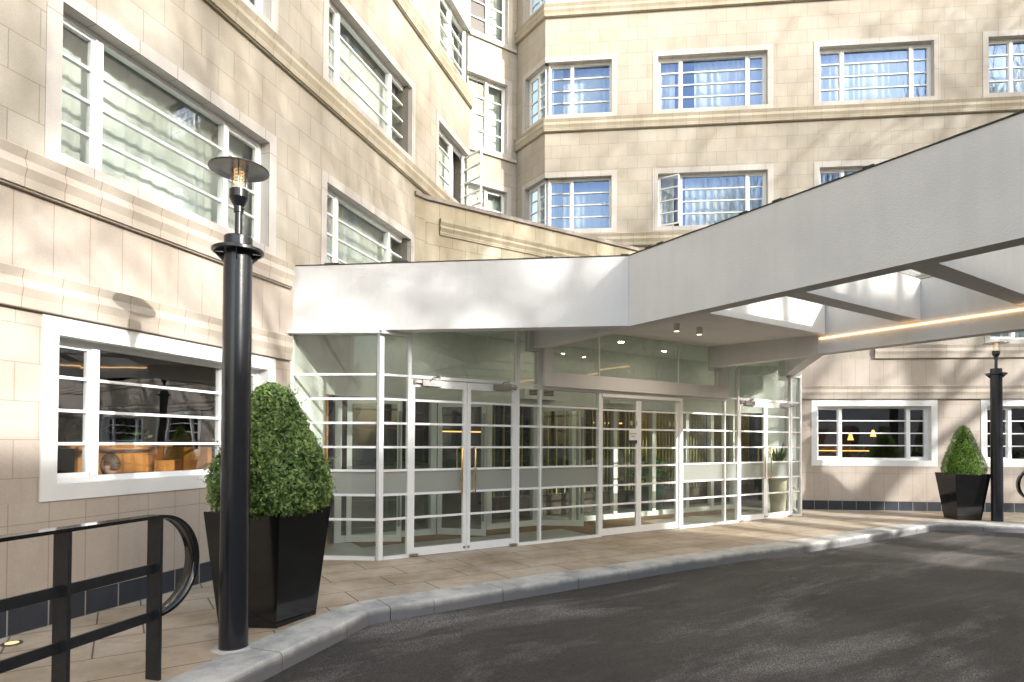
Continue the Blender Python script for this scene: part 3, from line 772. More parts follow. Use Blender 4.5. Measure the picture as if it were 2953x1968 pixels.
def leaf(a, b, handle_t, closer_s, sliding=False):
    d = MB(); w = .055; d0, d1 = (-.022, .022) if not sliding else (-.045, -.005)
    zt = 2.315 if not sliding else 2.234
    d.box(G, a, a + w, d0, d1, .008, zt); d.box(G, b - w, b, d0, d1, .008, zt)
    d.box(G, a + w, b - w, d0, d1, .008, .115, 'lr'); d.box(G, a + w, b - w, d0, d1, zt - (.095 if not sliding else .03), zt, 'lr')
    zz = rails if not sliding else tuple(z - .012 for z in rails)
    for z in zz: d.box(G, a + w, b - w, (d0 + d1) / 2 - .012, (d0 + d1) / 2 + .018, z - .0145, z + .0145, 'lr')
    o = d.build('door', M['frame_white'], ent)
    pm, fm = MB(), MB()
    e = [rnd.uniform(-.003, .003) for _ in range(4)]
    dm = (d0 + d1) / 2
    Z = [(.115, .832, pm), (.832, 1.118, fm), (1.118, zt - .03, pm)] if not sliding else [(.115, zt - .03, pm)]
    for c, g, t in Z: t.face([G.P(a + w, dm + e[0], c), G.P(b - w, dm + e[1], c), G.P(b - w, dm + e[2], g), G.P(a + w, dm + e[3], g)])
    pm.build('pane', M['glass_lobby'], o)
    if fm.f: fm.build('frosted_band', M['frost'], o)
    if handle_t:
        h = MB()
        for sgn, dd in ((1, .075), (-1, -.075)):
            pts = [G.P(handle_t, sgn * .02, 1.42), G.P(handle_t, dd - sgn * .012, 1.42), G.P(handle_t, dd, 1.405), G.P(handle_t, dd, .825), G.P(handle_t, dd - sgn * .012, .81), G.P(handle_t, sgn * .02, .81)]
            h.tube(pts, .0125, 10)
        h.build('handle', M['brass'], o)
        lkx = MB(); c = G.P(b - .03 if handle_t > (a + b) / 2 else a + .03, .022, .06)
        rows = [[c + G.t * (r * math.cos(2 * math.pi * j / 16)) + Vector((0, 0, r * math.sin(2 * math.pi * j / 16))) + G.n * dd for j in range(16)] for r, dd in ((.02, 0), (.02, .006), (.012, .008))]
        lkx.grid(rows, True, True); lkx.face(rows[-1]); lkx.build('lock', M['steel'], o)
    if closer_s is not None:
        cl = MB(); s0 = closer_s
        cl.box(G, s0, s0 + .28, .024, .075, 2.235, 2.315)
        k = 1 if s0 < (a + b) / 2 else 0
        e0 = s0 - .10 if k else s0 + .28
        cl.box(G, e0, e0 + .10, .03, .06, 2.27, 2.30)
        cl.lathe(G.P(s0 - .10 if k else s0 + .38, .045, 2.26), [(.018, 0), (.018, .05)], 12)
        x0, x1 = s0 + .10, s0 + .26
        cl.tube([G.P(x0, .085, 2.30), G.P(x0 + .02, .13, 2.345)], .007, 6); cl.tube([G.P(x0 + .02, .13, 2.345), G.P(x1, .05, 2.37)], .008, 6); cl.tube([G.P(x1, .05, 2.34), G.P(x1, .05, 2.40)], .006, 6)
        cl.build('door_closer', M['steel'], o)
        pv = MB(); s = a - .02 if k else b - .10
        pv.box(G, s, s + .12, .022, .06, .012, .04); pv.build('floor_pivot', M['steel'], o)
    return o
leaf(.415, 1.243, 1.145, .56); leaf(1.249, 2.045, 1.352, 1.66)
leaf(7.155, 7.985, 7.89, 7.30); leaf(7.992, 8.818, 8.09, 8.46)
leaf(3.684, 4.537, None, None, True); leaf(4.541, 5.50, None, None, True)
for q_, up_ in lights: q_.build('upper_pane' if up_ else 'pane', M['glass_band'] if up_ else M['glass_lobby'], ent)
for q_ in frosts: q_.build('frosted_band', M['frost'], ent)

# sign on the sliding door
sg = thing('door_sign', 'small white square automatic door notice stuck to the sliding door', 'sign', tuple(G.P(4.40, .0, 1.56)))
MB().box(G, 4.31, 4.49, -.0, .004, 1.545, 1.712).build('notice', M['sign_white'], sg)
MB().box(G, 4.31, 4.49, -.0, .005, 1.49, 1.5445).build('footer', M['ink'], sg)
def text(s, t, z, size, parent, m, F=G, d=.0046):
    cu = bpy.data.curves.new('lettering', 'FONT'); cu.body = s; cu.size = size; cu.align_x = 'CENTER'; cu.extrude = .0004
    tmp = bpy.data.objects.new('lettering_tmp', cu); COL.objects.link(tmp)
    dg = bpy.context.evaluated_depsgraph_get(); me = bpy.data.meshes.new_from_object(tmp.evaluated_get(dg))
    bpy.data.objects.remove(tmp); me.materials.append(m)
    Mx = Matrix((F.t, Vector((0, 0, 1)), F.n)).transposed().to_4x4(); Mx.translation = F.P(t, d, z) - ORG[parent.name]
    me.transform(Mx); o = bpy.data.objects.new('lettering', me); COL.objects.link(o); o.parent = parent; ORG[o.name] = ORG[parent.name]
text('Automatic', 4.40, 1.642, .036, sg, M['ink']); text('Door', 4.40, 1.598, .036, sg, M['ink'])
for t in (4.36, 4.47, 5.28, 5.40):
    dots = MB(); c = G.P(t, .001, 1.83); dots.face([c + G.t * (.03 * math.cos(a)) + Vector((0, 0, .042 * math.sin(a))) for a in [2 * math.pi * j / 16 for j in range(16)]])
    dots.build('safety_dot', M['frost'], ent)

# ------------------------------------------------------------------ lobby behind the glass
fl = MB(); fl.face([G.P(*p) for p in ((-.93, -.68, .006), (0, 0, .006), (9.185, 0, .006), (10.1, -.70, .006), (12.5, -2.6, .006), (13.0, -9, .006), (-3.0, -9, .006))])
tag(fl.build('lobby_floor', M['stone_floor']), kind='structure')
mt = MB(); mt.box(G, .12, 8.9, -1.50, -.98, .007, .016); tag(mt.build('entrance_mat', M['mat_brown']), 'long brown coir mat along the inner lobby screen', 'mat')
mt = MB(); mt.box(G, 3.66, 5.55, -.975, -.12, .007, .016); tag(mt.build('entrance_mat', M['mat_brown']), 'short brown coir mat just inside the sliding doors', 'mat')
lob = thing('lobby_enclosure', 'plain white plaster walls and ceiling enclosing the lobby', 'wall', tuple(G.P(4.5, -2, 0)))
w = MB()
LE = L
w.box(LE, 8.10, 8.80, -.15, -.002, 0, 3.28); w.box(LE, 8.80, 10.2, -.15, -.002, 2.16, 3.28)
w.box(RW, 5.86, 6.30, -.15, -.002, 0, 3.28); w.box(RW, 4.6, 5.859, -.15, -.002, 2.2, 3.28)
w.build('side_wall', M['interior_white'], lob)
jb = MB(); jb.box(L, 8.80, 8.86, -.13, .012, 0, 2.16); jb.build('timber_jamb', M['wood'], lob)
c = MB(); c.prism([gp(p) for p in ((-.93, -.78), (10.0, -.78), (12.5, -2.5), (13.0, -9.1), (-3.2, -9.1))], 3.282, 3.32)
c.prism([gp(p) for p in ((-.93, -.78), (-.05, -.06), (9.24, -.06), (10.0, -.775))], 3.284, 3.32); c.build('ceiling', M['interior_white'], lob)
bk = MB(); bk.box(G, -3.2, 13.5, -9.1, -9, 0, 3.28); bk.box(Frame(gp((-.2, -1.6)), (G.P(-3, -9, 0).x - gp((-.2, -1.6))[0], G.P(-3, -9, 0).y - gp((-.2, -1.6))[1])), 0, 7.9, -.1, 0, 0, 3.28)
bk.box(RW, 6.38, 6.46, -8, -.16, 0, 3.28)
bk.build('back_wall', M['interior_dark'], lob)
for i, (t, n) in enumerate(((1.0, -.9), (3.1, -.8), (6.0, -.8), (8.2, -.8), (4.6, -.5), (7.0, -2.2), (8.8, -2.2), (10.4, -2.1))):
    p = G.P(t, n, 3.279); o_ = thing('ceiling_downlight', 'small round lit downlight in the lobby ceiling behind the entrance glass', 'light', tuple(p), 'lobby ceiling downlights')
    MB().lathe(p - Vector((0, 0, .012)), [(.062, 0), (.062, .01)], 20).build('rim', M['interior_white'], o_)
    MB().lathe(p - Vector((0, 0, .014)), [(.048, 0), (.048, .0015)], 20).build('lens', M['downlight'] if n > -2 else M['downlight_warm'], o_)
# inner white screen
scr = thing('inner_screen', 'white framed inner lobby screen with open leaves behind the entrance glass', 'partition', tuple(G.P(4.5, -1.5, 0)))
s = MB()
IZ = -1.52
for t in (-.08, 1.46, 2.50, 3.46, 4.33, 4.50, 5.37, 6.43, 7.44, 8.25, 9.02): s.box(G, t - .05, t + .05, IZ - .05, IZ + .05, .01, 2.17)
s.box(G, -.13, 9.07, IZ - .06, IZ + .06, 2.17, 2.25)
s.box(G, -.13, 9.07, IZ - .055, IZ + .055, 2.251, 3.279)
for a, b in ((-.03, 1.41), (2.55, 3.41), (4.55, 5.32), (5.42, 6.38), (6.48, 7.39), (7.49, 8.20), (8.30, 8.97)): s.box(G, a, b, IZ - .04, IZ + .04, .01, .11, 'lr')
s.build('frame', M['interior_white'], scr)
g_ = MB()
for a, b in ((-.03, 1.41), (2.55, 3.41), (4.55, 5.32), (5.42, 6.38), (6.48, 7.39), (7.49, 8.20), (8.30, 8.97)): g_.face([G.P(a, IZ, .11), G.P(b, IZ, .11), G.P(b, IZ, 2.17), G.P(a, IZ, 2.17)])
g_.build('pane', M['glass_lobby'], scr)
for t0, ang in ((1.53, R(44)), (3.53, R(40)), (.05, R(28))):
    o_ = G.P(t0, IZ + .05, 0); tt = G.t * math.cos(ang) + G.n * math.sin(ang); FF = Frame((o_.x, o_.y), (tt.x, tt.y))
    lf = MB(); W_ = .80
    for a, b in ((0, .07), (W_ - .07, W_)): lf.box(FF, a, b, -.02, .02, .02, 2.15)
    lf.box(FF, .07, W_ - .07, -.02, .02, .02, .12, 'lr'); lf.box(FF, .07, W_ - .07, -.02, .02, 2.06, 2.15, 'lr')
    lo = lf.build('screen_door', M['interior_white'], scr)
    pp = MB(); pp.face([FF.P(.07, 0, .12), FF.P(W_ - .07, 0, .12), FF.P(W_ - .07, 0, 2.06), FF.P(.07, 0, 2.06)]); pp.build('pane', M['glass_lobby'], lo)
    hh = MB(); hh.tube([FF.P(W_ - .035, .05, .25), FF.P(W_ - .035, .05, 1.95)], .016, 8); hh.build('handle', M['steel'], lo)
for t0, lab in ((3.10, 'white air heater above the inner screen left of the sliding doors'), (5.06, 'white air heater above the inner screen behind the sliding doors')):
    o_ = thing('air_heater', lab, 'heater', tuple(G.P(t0, IZ, 2.26)), 'air heaters over the inner screen')
    MB().box(G, t0, t0 + .70, IZ + .061, IZ + .22, 2.255, 2.425).build('casing', M['interior_white'], o_)
    gr = MB()
    for q in range(2):
        for z in (2.335, 2.36, 2.385, 2.41): gr.box(G, t0 + .09 + q * .31, t0 + .31 + q * .31, IZ + .219, IZ + .224, z - .007, z + .007)
    gr.build('grille', M['interior_dark'], o_)
# reception desk, brass slat screen, glow lines
rd = MB(); c = G.P(1.2, -4.0, 0)
ring = [(1.25, .02), (1.25, .10), (1.32, .12), (1.32, 1.02), (1.36, 1.03), (1.36, 1.07), (.9, 1.07)]
rd.lathe(c, ring, 40, cap=False); tag(rd.build('reception_desk', plain('desk_grey', (.20, .19, .17), .6, var=.15, scale=12)), 'curved grey reception desk inside the lobby at left', 'desk')
ss = thing('slat_screen', 'screen of upright brass slats standing inside the lobby', 'screen', tuple(G.P(7.5, -2.7, 0)))
sl = MB()
for i in range(74):
    t = 3.3 + i * .108
    if i % 9 in (4,) or (t < 5.4 and i % 2): continue
    sl.box(G, t, t + .032, -2.72, -2.66, .42, 2.40)
sl.build('slats', plain('satin_brass', (.62, .52, .20), .38, .55, var=.15, scale=12), ss)
ba = MB(); ba.box(G, 3.3, 11.3, -2.76, -2.62, .012, .42); ba.box(G, 3.3, 11.3, -2.76, -2.62, 2.40, 2.46); ba.build('base', M['wood_dark'], ss)
MB().box(G, 3.3, 11.3, -2.63, -2.60, .44, .452).build('ledge', M['steel'], ss)
wl = MB(); wl.box(G, 5.0, 11.6, -3.5, -3.42, 0.012, 3.2); tag(wl.build('lounge_wall', M['wood_dark']), 'dark timber wall behind the brass slat screen', 'wall')
for i, (t, n, z, l, w_) in enumerate(((2.0, -8.8, 2.0, 3.0, 'high at left'), (3.9, -6.4, 1.75, 1.3, 'in the middle'), (6.4, -3.38, 1.95, .9, 'on the timber wall'))):
    tag(MB().box(G, t, t + l, n, n + .04, z, z + .03).build('amber_strip', M['room_lamp']), 'thin amber shelf light glowing deep inside the lobby, ' + w_, 'light')
for i, (t, n) in enumerate(((3.0, -6.0), (4.6, -5.2))):
    p = G.P(t, n, 0)
    o_ = thing('lounge_column', ('slim steel clad column left in the dark lobby lounge', 'slim steel clad column right in the dark lobby lounge')[i], 'column', tuple(p))
    MB().lathe(p, [(.11, .01), (.11, 3.27)], 20).build('shaft', M['steel'], o_)
    MB().lathe(p, [(.15, .008), (.15, .06)], 20).build('foot', M['interior_dark'], o_)

# ------------------------------------------------------------------ foliage helpers
def leaf_mesh(mb, tints, p, nrm, size, tint, asp=.55):
    a = nrm.orthogonal().normalized(); b = nrm.cross(a); th = rnd.uniform(0, 6.283)
    u = a * math.cos(th) + b * math.sin(th); v = nrm.cross(u)
    l = size * rnd.uniform(.7, 1.3); w = l * asp
    mb.face([p - u * l * .5, p + v * w * .5 + nrm * l * .08, p + u * l * .5, p - v * w * .5 + nrm * l * .08]); tints.append(tint)

def add_tint(o, tints):
    at = o.data.attributes.new('tint', 'FLOAT', 'FACE'); at.data.foreach_set('value', tints)

def topiary(name, label, c, prof, nl, size, m, lump, seed, clump=1.0):
    root = thing(name, label, 'shrub', c)
    cz = c[2]; rs = [r for r, z in prof]; zs = [z for r, z in prof]
    def rad(z):
        for (r0, z0), (r1, z1) in zip(prof[:-1], prof[1:]):
            if z0 <= z <= z1: return r0 + (r1 - r0) * (z - z0) / max(1e-6, z1 - z0)
        return 0
    mb = MB(); tints = []
    ztot = [(z, rad(z) + .05) for z in [zs[0] + (zs[-1] - zs[0]) * i / 200 for i in range(201)]]
    wts = [w for _, w in ztot]
    for i in range(nl):
        z = rnd.choices(ztot, wts)[0][0] + rnd.uniform(-.004, .004); th = rnd.uniform(0, 2 * math.pi)
        nz = noise.noise((math.cos(th) * 2.2 * clump + seed, math.sin(th) * 2.2 * clump, z * 3.2 * clump)) + .5 * noise.noise((math.cos(th) * 7 + seed, math.sin(th) * 7, z * 9))
        fine = noise.noise((math.cos(th) * 16, math.sin(th) * 16 + seed, z * 26))
        dep = rnd.random() ** 1.8
        r = max(.0, rad(min(max(z, zs[0]), zs[-1]))) * (1 + lump * nz) + (.035 if lump > .08 else .012) * fine - dep * .085
        if rnd.random() < .02: r += rnd.uniform(.01, .045)
        p = Vector((c[0] + r * math.cos(th), c[1] + r * math.sin(th), cz + z))
        up = .25 + .9 * max(0, (z - zs[0]) / (zs[-1] - zs[0]) - .72) * 3
        nr = Vector((math.cos(th) + rnd.uniform(-.8, .8), math.sin(th) + rnd.uniform(-.8, .8), up + rnd.uniform(-.7, .8))).normalized()
        tv = .40 + .40 * nz + .42 * fine + rnd.uniform(-.3, .36)
        leaf_mesh(mb, tints, p, nr, size, min(1, max(0, tv)))
    for i in range(int(nl * .004)):
        z = zs[0] + (zs[-1] - zs[0]) * rnd.uniform(.02, .97); th = rnd.uniform(0, 6.283); r = rad(z); d_ = Vector((math.cos(th), math.sin(th), rnd.uniform(.2, 1.1))).normalized()
        p0 = Vector((c[0] + r * math.cos(th), c[1] + r * math.sin(th), cz + z)); l_ = rnd.uniform(.02, .06) * (2.0 if lump > .08 else .7)
        for q in range(7): leaf_mesh(mb, tints, p0 + d_ * l_ * q / 6 + Vector([rnd.uniform(-.008, .008) for _ in range(3)]), (d_ + Vector([rnd.uniform(-1, 1) for _ in range(3)])).normalized(), size * .8, rnd.uniform(.45, 1))
    o = mb.build('foliage', m, root); add_tint(o, tints)
    core = MB(); core.lathe(c, [(max(.01, r - .095) * .97, z) for r, z in prof], 28); core.build('dark_core', plain(name + '_core', (.018, .028, .010), 1), root)  # unseen dark solid added inside so nothing shows between the leaves
    st = MB()
    for i in range(26):
        th = rnd.uniform(0, 6.28); r1 = prof[0][0] * rnd.uniform(.55, 1.0)
        st.tube([(c[0] + .05 * math.cos(th), c[1] + .05 * math.sin(th), cz - .03), (c[0] + r1 * .5 * math.cos(th), c[1] + r1 * .5 * math.sin(th), cz + .03), (c[0] + r1 * math.cos(th + .1), c[1] + r1 * math.sin(th + .1), cz + .10)], .006, 4)
    st.build('stem', M['bark'], root)
    return root

# ------------------------------------------------------------------ planters
def planter(label, base, top, h, group):
    cx = sum(p[0] for p in base) / 4; cy = sum(p[1] for p in base) / 4
    root = thing('tapered_planter', label, 'planter', (cx, cy, 0), group)
    mb = MB()
    inn = lambda q, k: [(cx + (p[0] - cx) * k, cy + (p[1] - cy) * k) for p in q]
    ti = inn(top, .93)
    def ring(a, za, b, zb):
        for i in range(4):
            j = (i + 1) % 4
            mb.face([(*a[i], za), (*a[j], za), (*b[j], zb), (*b[i], zb)])
    ring(base, .004, inn(base, 1.0), .012); ring(base, .012, top, h - .006); ring(top, h - .006, inn(top, .992), h); ring(inn(top, .992), h, ti, h); ring(ti, h, inn(top, .90), h - .12)
    mb.face([(*p, .004) for p in reversed(base)])
    mb.build('pot', M['black_gloss'], root, recalc=True)
    so = MB(); so.face([(*p, h - .05) for p in inn(top, .925)]); so.build('soil', M['soil'], root)
    return root, cx, cy
def quad_at(c, e1, e2): return [(c[0] - e1[0] / 2 - e2[0] / 2, c[1] - e1[1] / 2 - e2[1] / 2), (c[0] - e1[0] / 2 + e2[0] / 2, c[1] - e1[1] / 2 + e2[1] / 2), (c[0] + e1[0] / 2 + e2[0] / 2, c[1] + e1[1] / 2 + e2[1] / 2), (c[0] + e1[0] / 2 - e2[0] / 2, c[1] + e1[1] / 2 - e2[1] / 2)]
cL = (-2.018, 5.045)
bL = quad_at(cL, (-.474, .028), (.186, .402)); tL = quad_at(cL, (-.622, .037), (.244, .527))
planter('large black tapered planter beside the near lamp post', bL, tL, .936, 'black tapered planters')
cR = (9.10, 12.17)
bR = quad_at(cR, (.44, -.04), (.04, .44)); tR = quad_at(cR, (.66, -.06), (.06, .66))
planter('small distant black tapered planter beside the far lamp post', bR, tR, .925, 'black tapered planters')
topiary('topiary_shrub', 'large rounded box shrub with a rough cone shape in the near planter', (-2.03, 5.10, .90),
        [(.34, -.01), (.43, .05), (.475, .16), (.475, .27), (.44, .40), (.38, .55), (.30, .70), (.235, .83), (.19, .95), (.135, 1.04), (.05, 1.085), (.0, 1.09)],
        31000, .032, M['box_leaf'], .11, 3, 1.2)
topiary('topiary_shrub', 'neatly clipped bright green cone shrub in the far planter', (9.12, 12.16, .90),
        [(.33, -.01), (.375, .05), (.385, .14), (.35, .28), (.29, .45), (.225, .62), (.165, .78), (.115, .90), (.06, .965), (.0, .985)],
        12000, .024, M['far_leaf'], .035, 9, 1.6)

# ------------------------------------------------------------------ lamp posts
def lamp_post(label, loc):
    root = thing('lamp_post', label, 'lamp post', loc, 'black bollard lamp posts')
    c = Vector(loc)
    p = MB(); p.lathe(c, [(.104, 0), (.104, .004), (.099, .012), (.0985, 2.885)], 40); p.build('pole', M['grey_paint'], root)
    gt_ = MB(); rows = [[c + Vector(((rr_ + .022 * noise.noise((3 * math.cos(a), 3 * math.sin(a), rr_ * 9))) * math.cos(a), (rr_ + .022 * noise.noise((3 * math.cos(a), 3 * math.sin(a), rr_ * 9))) * math.sin(a), z_)) for a in [2 * math.pi * j / 36 for j in range(36)]] for rr_, z_ in ((.15, .002), (.135, .007), (.09, .010))]
    gt_.grid(rows, True, True); gt_.build('base_grout', M['kerb'], root)
    r = MB(); r.lathe(c, [(.09, 2.875), (.172, 2.872), (.178, 2.876), (.178, 2.895), (.172, 2.90), (.09, 2.90)], 40); r.build('collar_ring', M['grey_paint'], root)
    for k in range(4):
        th = R(20 + 90 * k); e = Vector((math.cos(th), math.sin(th), 0)); q = Vector((-e.y, e.x, 0)) * .004
        g = MB()
        a, b, d = c + e * .097 + Vector((0, 0, 2.87)), c + e * .165 + Vector((0, 0, 2.87)), c + e * .097 + Vector((0, 0, 2.80))
        g.face([a + q, b + q, d + q]); g.face([d - q, b - q, a - q]); g.face([b + q, b - q, d - q, d + q]); g.build('bracket', M['grey_paint'], root)
    n = MB(); n.lathe(c, [(.0975, 2.90), (.0975, 2.985), (.092, 2.992), (.03, 2.993)], 40); n.build('cap_drum', M['grey_paint'], root)
    s = MB(); s.lathe(c, [(.026, 2.99), (.026, 3.17), (.034, 3.172), (.034, 3.215), (.036, 3.22), (.05, 3.245), (.064, 3.275), (.066, 3.28), (.066, 3.335), (.062, 3.338)], 28); s.build('neck', M['grey_paint'], root)
    kn = MB(); kn.tube([c + Vector((.03, -.01, 3.195)), c + Vector((.046, -.012, 3.195))], .006, 8); kn.build('set_screw', M['grey_paint'], root)
    gl = MB(); gl.lathe(c, [(.0605, 3.338), (.0605, 3.49)], 28, cap=False); gl.build('glass_tube', M['glass_clear'], root)
    co = MB()
    for q in range(2):
        pts = [c + Vector((.034 * math.cos((a + 3.14) * (1 - 2 * q)), .034 * math.sin((a + 3.14) * (1 - 2 * q)), 3.338 + .15 * a / 40)) for a in [i * .4 for i in range(101)]]
        co.tube(pts, .0016, 5)
    co.build('coil', M['coil'], root)
    rods = MB()
    for q in range(3):
        th = R(50 + 120 * q); rods.tube([c + Vector((.056 * math.cos(th), .056 * math.sin(th), 3.335)), c + Vector((.056 * math.cos(th), .056 * math.sin(th), 3.50))], .004, 6)
    rods.build('support_rod', M['steel'], root)
    h = MB(); h.lathe(c, [(.03, 3.488), (.12, 3.487), (.2, 3.482), (.208, 3.484), (.207, 3.49), (.12, 3.503), (.02, 3.51), (.001, 3.51)], 48); h.build('lamp_cap', M['grey_paint'], root)
    return root
lp = lamp_post('tall black lamp post in the foreground beside the large planter', (-2.012, 4.39, 0))
lp2 = copy_tree(lp, None, (9.477, 11.766, 0), R(35)); lp2['label'] = 'distant black lamp post at the right beside the small planter'

# ------------------------------------------------------------------ handrails
def handrail(label, p, run, length, posts):
    """flat bar rail ending in a D loop; p = end post, run = plan direction towards the loop"""
    root = thing('handrail', label, 'railing', (p[0], p[1], 0), 'black flat bar handrails')
    F = Frame(p, run); B = M['black_paint']
    hw, th = .05, .010
    top, low = 1.031, .396; rc_ = (top - low) / 2; zc = (top + low) / 2
    rows = []
    path = [(-length, top), (-length * .5, top), (0, top)] + [(rc_ * math.sin(a), zc + rc_ * math.cos(a)) for a in [math.pi * i / 28 for i in range(1, 29)]]
    inner = [(-length, top - 2 * th), (-length * .5, top - 2 * th), (0, top - 2 * th)] + [((rc_ - 2 * th) * math.sin(a), zc + (rc_ - 2 * th) * math.cos(a)) for a in [math.pi * i / 28 for i in range(1, 29)]]
    mb = MB()
    for (a, b), (c_, d_) in zip(zip(path[:-1], path[1:]), zip(inner[:-1], inner[1:])):
        P = lambda q, d: F.P(q[0], d, q[1])
        sm = a[0] >= 0
        mb.face([P(a, -hw), P(b, -hw), P(b, hw), P(a, hw)], smooth=sm); mb.face([P(c_, hw), P(d_, hw), P(d_, -hw), P(c_, -hw)], smooth=sm)
        mb.face([P(a, hw), P(b, hw), P(d_, hw), P(c_, hw)]); mb.face([P(c_, -hw), P(d_, -hw), P(b, -hw), P(a, -hw)])
    mb.build('top_rail', M['black_gloss'], root, weld=True)
    for s_ in posts:
        pm = MB(); pm.box(F, s_ - .011, s_ + .011, -hw, hw, 0, top - 2 * th); pm.build('post', B, root)
    for z in (.697, low + .005):
        m2 = MB(); m2.box(F, -length, -.012, -.012, .004, z - .032, z + .028); m2.build('mid_rail', B, root)
    return root
handrail('black flat bar handrail with a D shaped end in the left foreground', (-2.242, 3.80), (.25, .968), 4.2, (0, -.60, -1.2, -1.8, -2.4, -3.0))
handrail('black flat bar handrail end loop at the right edge by the far lamp', (10.335, 11.9), (-.994, .105), 3.5, (0, -.60, -1.2, -1.8, -2.4))

# ground uplight
ul = thing('ground_uplight', 'small round lit uplight set in the paving by the left wall', 'light', (-3.66, 4.44, 0))
MB().lathe((-3.66, 4.44, 0), [(.066, .002), (.066, .008), (.045, .009)], 24).build('rim', M['steel'], ul)
MB().lathe((-3.66, 4.44, 0), [(.043, .0095), (.043, .0105)], 24).build('lens', M['uplight'], ul)

# ------------------------------------------------------------------ ground
road = MB(); road.face([(-400, -400, -.125), (400, -400, -.125), (400, 400, -.125), (-400, 400, -.125)])
tag(road.build('road', M['asphalt']), kind='structure')
outer = [(-5.0, -6.0), (-1.79, 3.762), (-1.569, 4.407), (-1.385, 4.92), (-1.262, 5.33), (-1.20, 5.405), (-1.025, 5.52), (-.396, 5.955), (.45, 6.515), (1.30, 7.09), (2.142, 7.655), (2.974, 8.17), (3.8, 8.66), (4.627, 9.15), (6.322, 10.24), (7.22, 10.85), (8.04, 11.405), (8.12, 11.42), (8.32, 11.354), (9.463, 11.13), (20, 9.05)]
inner = [(-5.38, -6), (-2.14, 3.757), (-2.007, 4.213), (-1.875, 4.601), (-1.594, 5.30), (-1.506, 5.56), (-1.388, 5.668), (-1.089, 5.878), (-.531, 6.27), (.035, 6.648), (.715, 7.067), (1.846, 7.821), (2.72, 8.37), (3.6, 8.92), (4.618, 9.538), (6.336, 10.665), (7.23, 11.236), (8.055, 11.76), (8.30, 11.86), (8.56, 11.832), (9.841, 11.578), (20.1, 9.55)]
pv = bmesh.new()
poly = inner + [(20, 40), (-25, 40), (-25, -6)]
vs = [pv.verts.new((x, y, 0)) for x, y in poly]; f_ = pv.faces.new(vs); bmesh.ops.triangulate(pv, faces=[f_])
for f in pv.faces:
    if f.normal.z < 0: f.normal_flip()
me = bpy.data.meshes.new('pavement'); pv.to_mesh(me); pv.free()
uvl = me.uv_layers.new(name='UVMap')
for lp_ in me.loops:
    v = me.vertices[lp_.vertex_index].co; q = Vector((v.x, v.y, 0)) - G.o
    uvl.data[lp_.index].uv = (q.dot(G.t), q.dot(G.n) + .016 + .459 * 4)
me.materials.append(M['paving']); po_ = bpy.data.objects.new('pavement', me); COL.objects.link(po_); tag(po_, kind='structure')
# kerb: separate stones with fine joints
def resample(pl, step):
    pl = [Vector((*p, 0)) for p in pl]; out = []; seg = [(pl[i + 1] - pl[i]).length for i in range(len(pl) - 1)]; tot = sum(seg)
    def at(d):
        for i, s_ in enumerate(seg):
            if d <= s_ or i == len(seg) - 1: return pl[i].lerp(pl[i + 1], d / s_)
            d -= s_
    return at, tot
def nearest(pl, p):
    best = None
    for a, b in zip(pl[:-1], pl[1:]):
        a, b = Vector((*a, 0)), Vector((*b, 0)); t = max(0, min(1, (p - a).dot(b - a) / (b - a).length_squared)); q = a.lerp(b, t)
        if best is None or (q - p).length < (best - p).length: best = q
    return best
at, tot = resample(outer, .9)
kb = MB()
corners = []
acc = 0
for i in range(len(outer) - 1):
    acc += math.hypot(outer[i + 1][0] - outer[i][0], outer[i + 1][1] - outer[i][1]); corners.append(acc)
cuts = [0]; d = 0
while d < tot - .3:
    d += rnd.choice((.78, .86, .92, 1.0)); cuts.append(min(d, tot))
cuts = [c_ for c_ in cuts if all(abs(c_ - k_) > .2 for k_ in (corners[3], corners[4], corners[16], corners[17]))] + [corners[4] + .13, corners[16] + .16]
cuts = sorted(cuts)
for a, b in zip(cuts[:-1], cuts[1:]):
    a2, b2 = a + .004, b - .004
    st = [a2] + [c_ for c_ in corners if a2 + .02 < c_ < b2 - .02] + [b2]
    rows = []; jz = rnd.uniform(-.003, .003)
    for d in st:
        o_ = at(d); i_ = nearest(inner, o_); u = (i_ - o_).normalized()
        rows.append([Vector((*o_[:2], -.14)) , Vector((*o_[:2], -.028 + jz)) , Vector((*(o_ + u * .006)[:2], -.010 + jz)), Vector((*(o_ + u * .024)[:2], .004 + jz)), Vector((*i_[:2], .006 + jz)), Vector((*i_[:2], -.06))])
    kb.grid(rows, smooth=False); kb.face(rows[0]); kb.face(list(reversed(rows[-1])))
tag(kb.build('kerb', M['kerb'], recalc=True), kind='structure')
